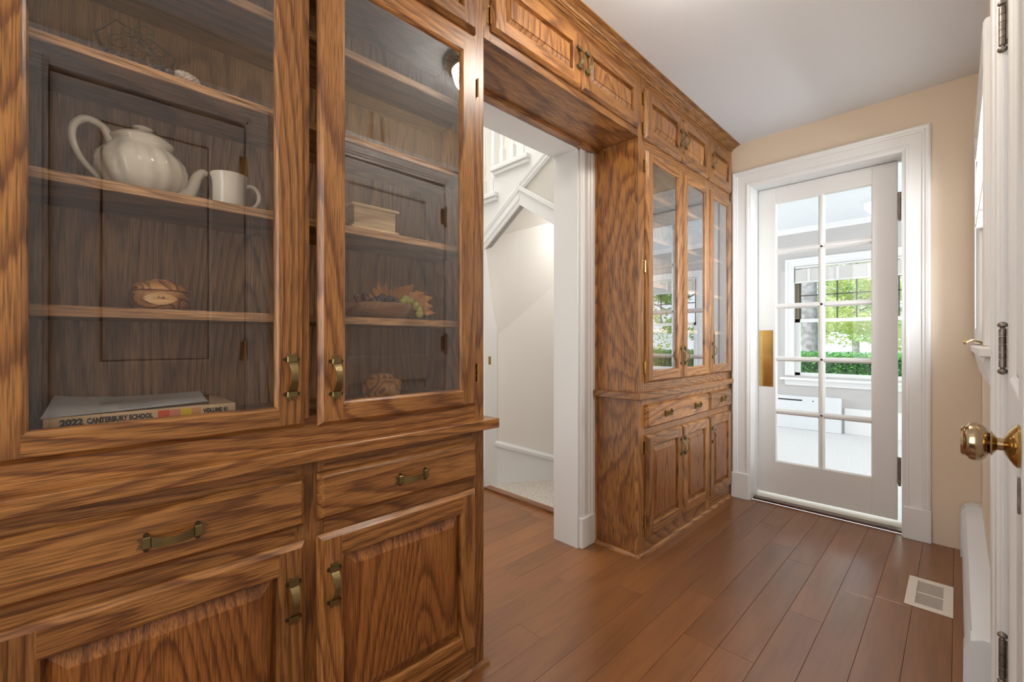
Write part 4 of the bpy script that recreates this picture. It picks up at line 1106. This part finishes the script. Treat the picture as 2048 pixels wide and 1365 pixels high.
# foot of the casing, jambs of the opening
M().sweep([[(Lx - u * 0.95, HY - w * 0.8, z) for u, w in CASING] for z in (0.15, Lz + 0.02)]).build('trim_16', WHITE, **S)
M().cbox(Lx - 0.112, Lx - 0.004, HY - 0.024, HY, 0, 0.155, 0.002).build('trim_17', WHITE, **S)
m = M()
m.box(Lx - 0.012, Lx + 0.003, HY - 0.002, HY + 0.115, 0, Lz + 0.01)
m.prism([(Lx, Lz), (Px, Pz), (Px, Pz + 0.012), (Lx, Lz + 0.012)], 1, HY - 0.001, HY + 0.044); m.prism([(Px, Pz), (Rx, rslope(Rx)), (Rx, rslope(Rx) + 0.012), (Px, Pz + 0.012)], 1, HY - 0.001, HY + 0.044)
jam = m.build('trim_18', WHITE, **S)
M().box(Lx + 0.0028, Lx + 0.0045, HY + 0.028, HY + 0.052, 0.915, 0.975).build('strike_plate', BRASS, jam)
# closet behind: carpet, walls, sloped fold, skirting with cap
M().box(-3.1, -1.57, HY + 0.045, 3.60, -0.013, 0.010).build('floor_carpet', CARPET, **S)
M().prism([(Lx, HY - 0.012), (-1.56, HY - 0.012), (-1.56, HY + 0.045), (Lx, HY + 0.045)], 2, -0.012, 0.016).build('trim_19', THRESH, **S)
WA, WB = (-2.49, 2.16), (-1.98, 3.0)
def wp(t, z, off=0.0):
    dx, dy = WB[0] - WA[0], WB[1] - WA[1]
    L_ = sqrt(dx * dx + dy * dy)
    return (WA[0] + dx * t + off * dy / L_, WA[1] + dy * t - off * dx / L_, z)
def zc(t): return 0.335 - 0.30 * t        # skirting cap descends
def zf(t): return 1.05 + 0.85 * t         # fold rises
m = M()
T = [0, 0.25, 0.5, 0.75, 1.0]
m.sweep([[wp(t, 0.0), wp(t, zf(t)), wp(t, zf(t) + 0.2, 0.025), wp(t, max(zf(t) + 0.25, diag(wp(t, 0)[0]) - 0.05), 0.07)] for t in T], False, False)
m.build('wall_closet_side', HALLW, **S)
m = M().sweep([[wp(t, 0.0), wp(t, 0.0, 0.008), wp(t, zc(t), 0.008), wp(t, zc(t)), ] for t in T])
m.build('baseboard_closet', WHITE, **S)
m = M().sweep([[wp(t, zc(t) - 0.012), wp(t, zc(t) - 0.012, 0.018), wp(t, zc(t) + 0.012, 0.020), wp(t, zc(t) + 0.028, 0.010), wp(t, zc(t) + 0.03)] for t in T])
m.build('trim_20', WHITE, **S)
M().box(-2.6, -1.58, 3.02, 3.08, 0, 2.0).build('wall_closet_back', HALLW, **S)
M().box(-1.585, -1.565, HY + 0.10, 3.05, 0, 2.2).build('wall_closet_right', HALLW, **S)
M().prism([(-2.7, diag(-2.7) - 0.10), (-1.565, diag(-1.565) - 0.10), (-1.565, diag(-1.565) - 0.07), (-2.7, diag(-2.7) - 0.07)], 1, HY + 0.045, 3.08).build('ceiling_closet', HALLW, **S)
area('fill_closet', (-1.80, 2.60, 2.02), (0, radians(25), 0), 0.25, 0.25, 2.6, (1.0, 0.98, 0.95))  # added fill to brighten the closet, no fixture there
# staircase
st = thing('staircase', (-2.1, 2.3, 2.0), 'white staircase with turned balusters above the gabled closet opening', 'staircase')
RISE, RUN = 0.180, 0.310
steps = [(-1.979 + RUN * k, 2.335 + RISE * k) for k in (-3, -2, -1, 0, 1)]
pts = []
m = M()
for (xr, zt) in steps:
    xr2 = xr - 0.035
    m.prism([(xr2 - RUN, diag(xr2 - RUN) - 0.03), (xr2, diag(xr2) - 0.03), (xr2, zt - 0.034), (xr2 - RUN, zt - 0.034)], 1, HY - 0.004, HY + 0.06)
m.build('stringer', WHITE, st)
for (xr, zt) in steps:
    t_ = M().cbox(xr - 0.370, xr - 0.004, HY - 0.040, HY + 0.95, zt - 0.034, zt, 0.004).build('tread', WHITE, st)
    M().cbox(xr - 0.350, xr - 0.010, HY - 0.026, HY + 0.02, zt - 0.060, zt - 0.034, 0.003).build('cove_moulding', WHITE, t_)
    M().box(xr - 0.060, xr - 0.035, HY, HY + 0.95, zt, zt + RISE - 0.034).build('riser', WHITE, st)
BAL = [(0.0165, 0.13), (0.0175, 0.135), (0.011, 0.150), (0.010, 0.165), (0.016, 0.215), (0.0175, 0.26), (0.014, 0.34), (0.010, 0.45), (0.009, 0.60), (0.008, 0.80)]
bal0 = None
for (xr, zt) in steps:
    for dx in (0.100, 0.205, 0.310):
        m = M()
        x_ = xr - dx
        if bal0 is None:
            m.cbox(x_ - 0.018, x_ + 0.018, HY + 0.015, HY + 0.051, zt, zt + 0.13, 0.002)
            m.lathe(BAL, (x_, HY + 0.033, zt), 14)
            bal0 = m.build('baluster', WHITE, st, smooth=35); bxz0 = (x_, zt)
        else:
            o = bal0.copy(); o.location = (x_ - bxz0[0], 0, zt - bxz0[1]); COL.objects.link(o); o.parent = st
m = M().sweep([[(x, HY + 0.033 + a, 0.80 + z + b) for a, b in ((-0.025, 0), (0.025, 0), (0.03, 0.03), (0.015, 0.05), (-0.015, 0.05), (-0.03, 0.03))] for x, z in ((steps[0][0] - 0.35, steps[0][1] - 0.02), (steps[-1][0], steps[-1][1] + 0.18))])
m.build('handrail', WHITE, st)

# ------------------------------------------------------------------ sun room beyond the French door
SY = 6.40
WINS = [(-1.440, -0.22), (0.45, 1.65)]
wall_y(M(), SY, SY + 0.16, -4.1, 2.6, 0, 2.5, [(a, b, 0.655, 2.055) for a, b in WINS]).build('wall_sun_room_far', GREYW, **S)
wall_x(M(), -4.1, -4.0, 3.43, SY, 0, 2.5, [(3.78, 6.02, 0.62, 2.18)]).build('wall_sun_room_left', GREYW, **S)  # opening cut for the left fill
wall_x(M(), 2.5, 2.6, 3.43, SY, 0, 2.5, [(3.78, 6.02, 0.62, 2.18)]).build('wall_sun_room_right', GREYW, **S)  # opening cut for the right fill
m = M(); wall_y(m, 3.43, 3.46, -4.1, 2.6, 0, 2.5, [(-0.995, -0.215, 0, 2.150)]); m.build('wall_sun_room_near', GREYW, **S)
M().box(-4.1, 2.6, 3.43, SY + 0.1, 2.5, 2.58).build('ceiling_sun_room', CEIL, **S)
M().box(-4.1, 2.6, 3.46, SY, -0.03, 0.0).build('floor_sun_room', CARPET2, **S)
M().sweep([[(x, SY - a, z) for a, z in ((0, 2.44), (0.012, 2.44), (0.02, 2.455), (0.045, 2.48), (0.05, 2.5), (0, 2.5))] for x in (-4.0, 2.5)]).build('trim_21', WHITE, **S)
m = M().cbox(-0.93, 2.5, SY - 0.018, SY, 0, 0.30, 0.003); m.build('baseboard_sun_room', WHITE, **S)
hr = thing('radiator_cover', (-1.9, SY - 0.05, 0), 'white slotted baseboard radiator under the sun room window', 'radiator')
M().cbox(-3.2, -1.10, SY - 0.075, SY - 0.001, 0.001, 0.405, 0.004).build('cover', HEATER, hr)
M().cbox(-1.13, -0.955, SY - 0.085, SY - 0.001, 0.001, 0.415, 0.004).build('end_cap', HEATER, hr)
for k in range(6):
    xa = -1.66 + 0.0 - 0.42 * k + 0.06
    M().box(xa, xa + 0.26, SY - 0.0765, SY - 0.074, 0.350, 0.366).build('slot', DARKGAP, hr)
M().box(-1.235, -1.222, SY - 0.0765, SY - 0.074, 0.352, 0.364).build('slot', DARKGAP, hr)
for i, (a, b) in enumerate(WINS):
    w = struct('window_%d' % (i + 2), ((a + b) / 2, SY, 0.65))
    casing(M(), 'y', SY, -1, a, b, 2.055 - 0.03, zb=0.655, scale=0.85).build('window_casing', WHITE, w)
    M().cbox(a - 0.15, b + 0.15, SY - 0.055, SY + 0.05, 0.600, 0.630, 0.004).build('window_stool', WHITE, w)
    M().prism([(SY - 0.040, 0.60), (SY, 0.60), (SY, 0.535), (SY - 0.014, 0.535), (SY - 0.020, 0.56)], 0, a - 0.10, b + 0.10).build('window_apron', WHITE, w)
    # upper sash
    zs0, zs1, zm = 0.66, 2.05, 1.345
    m = M()
    m.box(a, a + 0.035, SY + 0.03, SY + 0.12, zm, zs1); m.box(b - 0.035, b, SY + 0.03, SY + 0.12, zm, zs1)
    m.build('window_track', JAMBB, w)
    m = M()
    m.box(a + 0.035, a + 0.05, SY + 0.09, SY + 0.12, zm, zs1); m.box(b - 0.05, b - 0.035, SY + 0.09, SY + 0.12, zm, zs1); m.box(a, b, SY + 0.09, SY + 0.12, zs1 - 0.03, zs1)
    m.box(a, b, SY + 0.085, SY + 0.12, zm - 0.012, zm + 0.012)
    m.build('upper_sash', SASHD, w)
    nx = 6
    for k in range(1, nx):
        xx = a + 0.05 + (b - a - 0.1) * k / nx
        M().box(xx - 0.007, xx + 0.007, SY + 0.095, SY + 0.11, zm, zs1 - 0.02).build('muntin', SASHD, w)
    M().box(a + 0.04, b - 0.04, SY + 0.095, SY + 0.11, 1.655, 1.668).build('muntin', SASHD, w)
    M().box(a + 0.04, b - 0.04, SY + 0.100, SY + 0.103, zm, zs1 - 0.02).build('glass_pane', GLASS_W, w)
    m = M()
    m.box(a, a + 0.055, SY + 0.03, SY + 0.07, zs0, zm + 0.02); m.box(b - 0.055, b, SY + 0.03, SY + 0.07, zs0, zm + 0.02)
    m.box(a, b, SY + 0.03, SY + 0.07, zm - 0.022, zm + 0.02); m.box(a, b, SY + 0.03, SY + 0.07, zs0 - 0.03, zs0 + 0.035)
    m.build('lower_sash', WHITE, w)
    M().box(a + 0.05, b - 0.05, SY + 0.048, SY + 0.051, zs0 + 0.03, zm - 0.02).build('glass_pane', GLASS_W, w)
    sh = thing('roman_shade', ((a + b) / 2, SY, 1.82), ('grey folded roman shade on the sun room window over the radiator' if i == 0 else 'grey roman shade seen only mirrored in the right cabinet glass'), 'shade')
    M().box(a + 0.012, b - 0.012, SY - 0.012, SY + 0.015, 1.822, 1.985).build('folded_cloth', SHADE, sh)
    M().box(a + 0.008, b - 0.008, SY - 0.018, SY + 0.015, 1.812, 1.832).build('bottom_bar', TAPE, sh)
    M().box(a + 0.008, b - 0.008, SY - 0.010, SY + 0.015, 1.995, 2.02).build('headrail', TAPE, sh)
    for k in range(6):
        xx = a + 0.012 + 0.143 + 0.29 * (k - 0)
        if xx < b - 0.02: M().box(xx - 0.014, xx + 0.014, SY - 0.016, SY - 0.012, 1.83, 1.985).build('tape', TAPE, sh)

# ------------------------------------------------------------------ garden
M().box(-40, 30, 6.56, 60, -0.5, -0.45).build('ground_lawn', GRASS, kind='structure')
random.seed(5)
def leaves(n, fn, size):
    m = M()
    V, Fc = [], []
    for i in range(n):
        x, y, z = fn()
        s_ = size * random.uniform(0.6, 1.3)
        a, b = random.uniform(0, 2 * pi), random.uniform(-1, 1)
        ux, uy, uz = cos(a) * s_, sin(a) * s_, b * s_ * 0.6
        vx, vy, vz = -sin(a) * s_ * 0.5, cos(a) * s_ * 0.5, random.uniform(-0.6, 0.6) * s_
        k = len(V)
        V += [(x - ux, y - uy, z - uz), (x + vx, y + vy, z + vz), (x + ux, y + uy, z + uz), (x - vx, y - vy, z - vz)]
        Fc.append((k, k + 1, k + 2, k + 3))
    m.v, m.f, m.m = V, Fc, [0] * len(Fc)
    return m
hd = thing('hedge', (-1, 9.4, -0.45), 'low clipped green hedge in front of the sun room window', 'hedge')
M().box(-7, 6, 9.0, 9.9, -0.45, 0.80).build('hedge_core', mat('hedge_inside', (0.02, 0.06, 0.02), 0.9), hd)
def hf():
    if random.random() < 0.55: return (random.uniform(-7, 6), random.uniform(8.88, 9.02), random.uniform(-0.45, 0.86))
    return (random.uniform(-7, 6), random.uniform(8.9, 9.9), random.uniform(0.78, 0.90))
leaves(26000, hf, 0.026).build('hedge_leaves', LEAFH, hd, kind='stuff')
def tree(loc, h, r, blobs, mt, label, n=9000, size=0.09, trunk=0.15, low=0.28):
    t = thing('tree', loc, label, 'tree')
    x, y, z = loc
    m = M()
    m.tube([(x, y, z), (x + 0.02, y, z + 0.4), (x - 0.02, y, z + h * 0.5), (x + 0.05, y, z + h)], [trunk * 1.35, trunk * 1.05, trunk, trunk * 0.6], 16)
    for k in range(6):
        a = k * 1.1
        m.tube([(x, y, z + h * (0.45 + 0.08 * k)), (x + cos(a) * r * 0.5, y + sin(a) * r * 0.5, z + h * (0.6 + 0.08 * k)), (x + cos(a) * r * 0.9, y + sin(a) * r * 0.9, z + h * (0.7 + 0.08 * k))], [trunk * 0.4, trunk * 0.25, trunk * 0.1], 8)
    m.build('trunk', BARK, t, smooth=True)
    bl = []
    for i in range(blobs):
        a, q = random.uniform(0, 2 * pi), sqrt(random.random())
        bl.append((x + cos(a) * q * r, y + sin(a) * q * r, z + random.uniform(h * low, h * 1.25), random.uniform(0.45, 0.95)))
    def f():
        b = random.choice(bl)
        while True:
            p = [random.uniform(-1, 1) for _ in range(3)]
            d = sqrt(sum(q * q for q in p))
            if 0.55 < d < 1: break
        return (b[0] + p[0] * b[3], b[1] + p[1] * b[3], b[2] + p[2] * b[3] * 0.7)
    leaves(n, f, size).build('foliage', mt, t, kind='stuff')
tree((-2.20, 11.0, -0.45), 6.5, 2.2, 26, LEAF1, 'large tree with thick pale grey trunk behind the hedge', 7000, 0.08, 0.145, 0.8)
tree((-3.6, 17.5, -0.45), 4.2, 2.9, 44, LEAF2, 'bushy yellow-green tree right of the grey trunk', 30000, 0.05, 0.10)
tree((2.6, 19.5, -0.45), 5.0, 2.6, 34, LEAF1, 'bright green round tree behind the hedge, right of the yellow-green one', 30000, 0.05, 0.10)
tree((-9.6, 21.0, -0.45), 4.6, 2.8, 30, LEAF1, 'green tree at far left beyond the grey trunk', 16000, 0.06, 0.10)
tree((9.0, 16.0, -0.45), 5.0, 2.8, 30, LEAF2, 'yellow-green tree seen only mirrored in the right cabinet glass', 16000, 0.06, 0.10)
tree((-3.5, 27.0, -0.45), 6.5, 3.6, 40, LEAF1, 'tall distant tree filling the back of the garden', 12000, 0.12, 0.15)
tree((9.5, 26.0, -0.45), 6.5, 3.6, 40, LEAF1, 'distant tree at the right end of the garden', 10000, 0.12, 0.15)
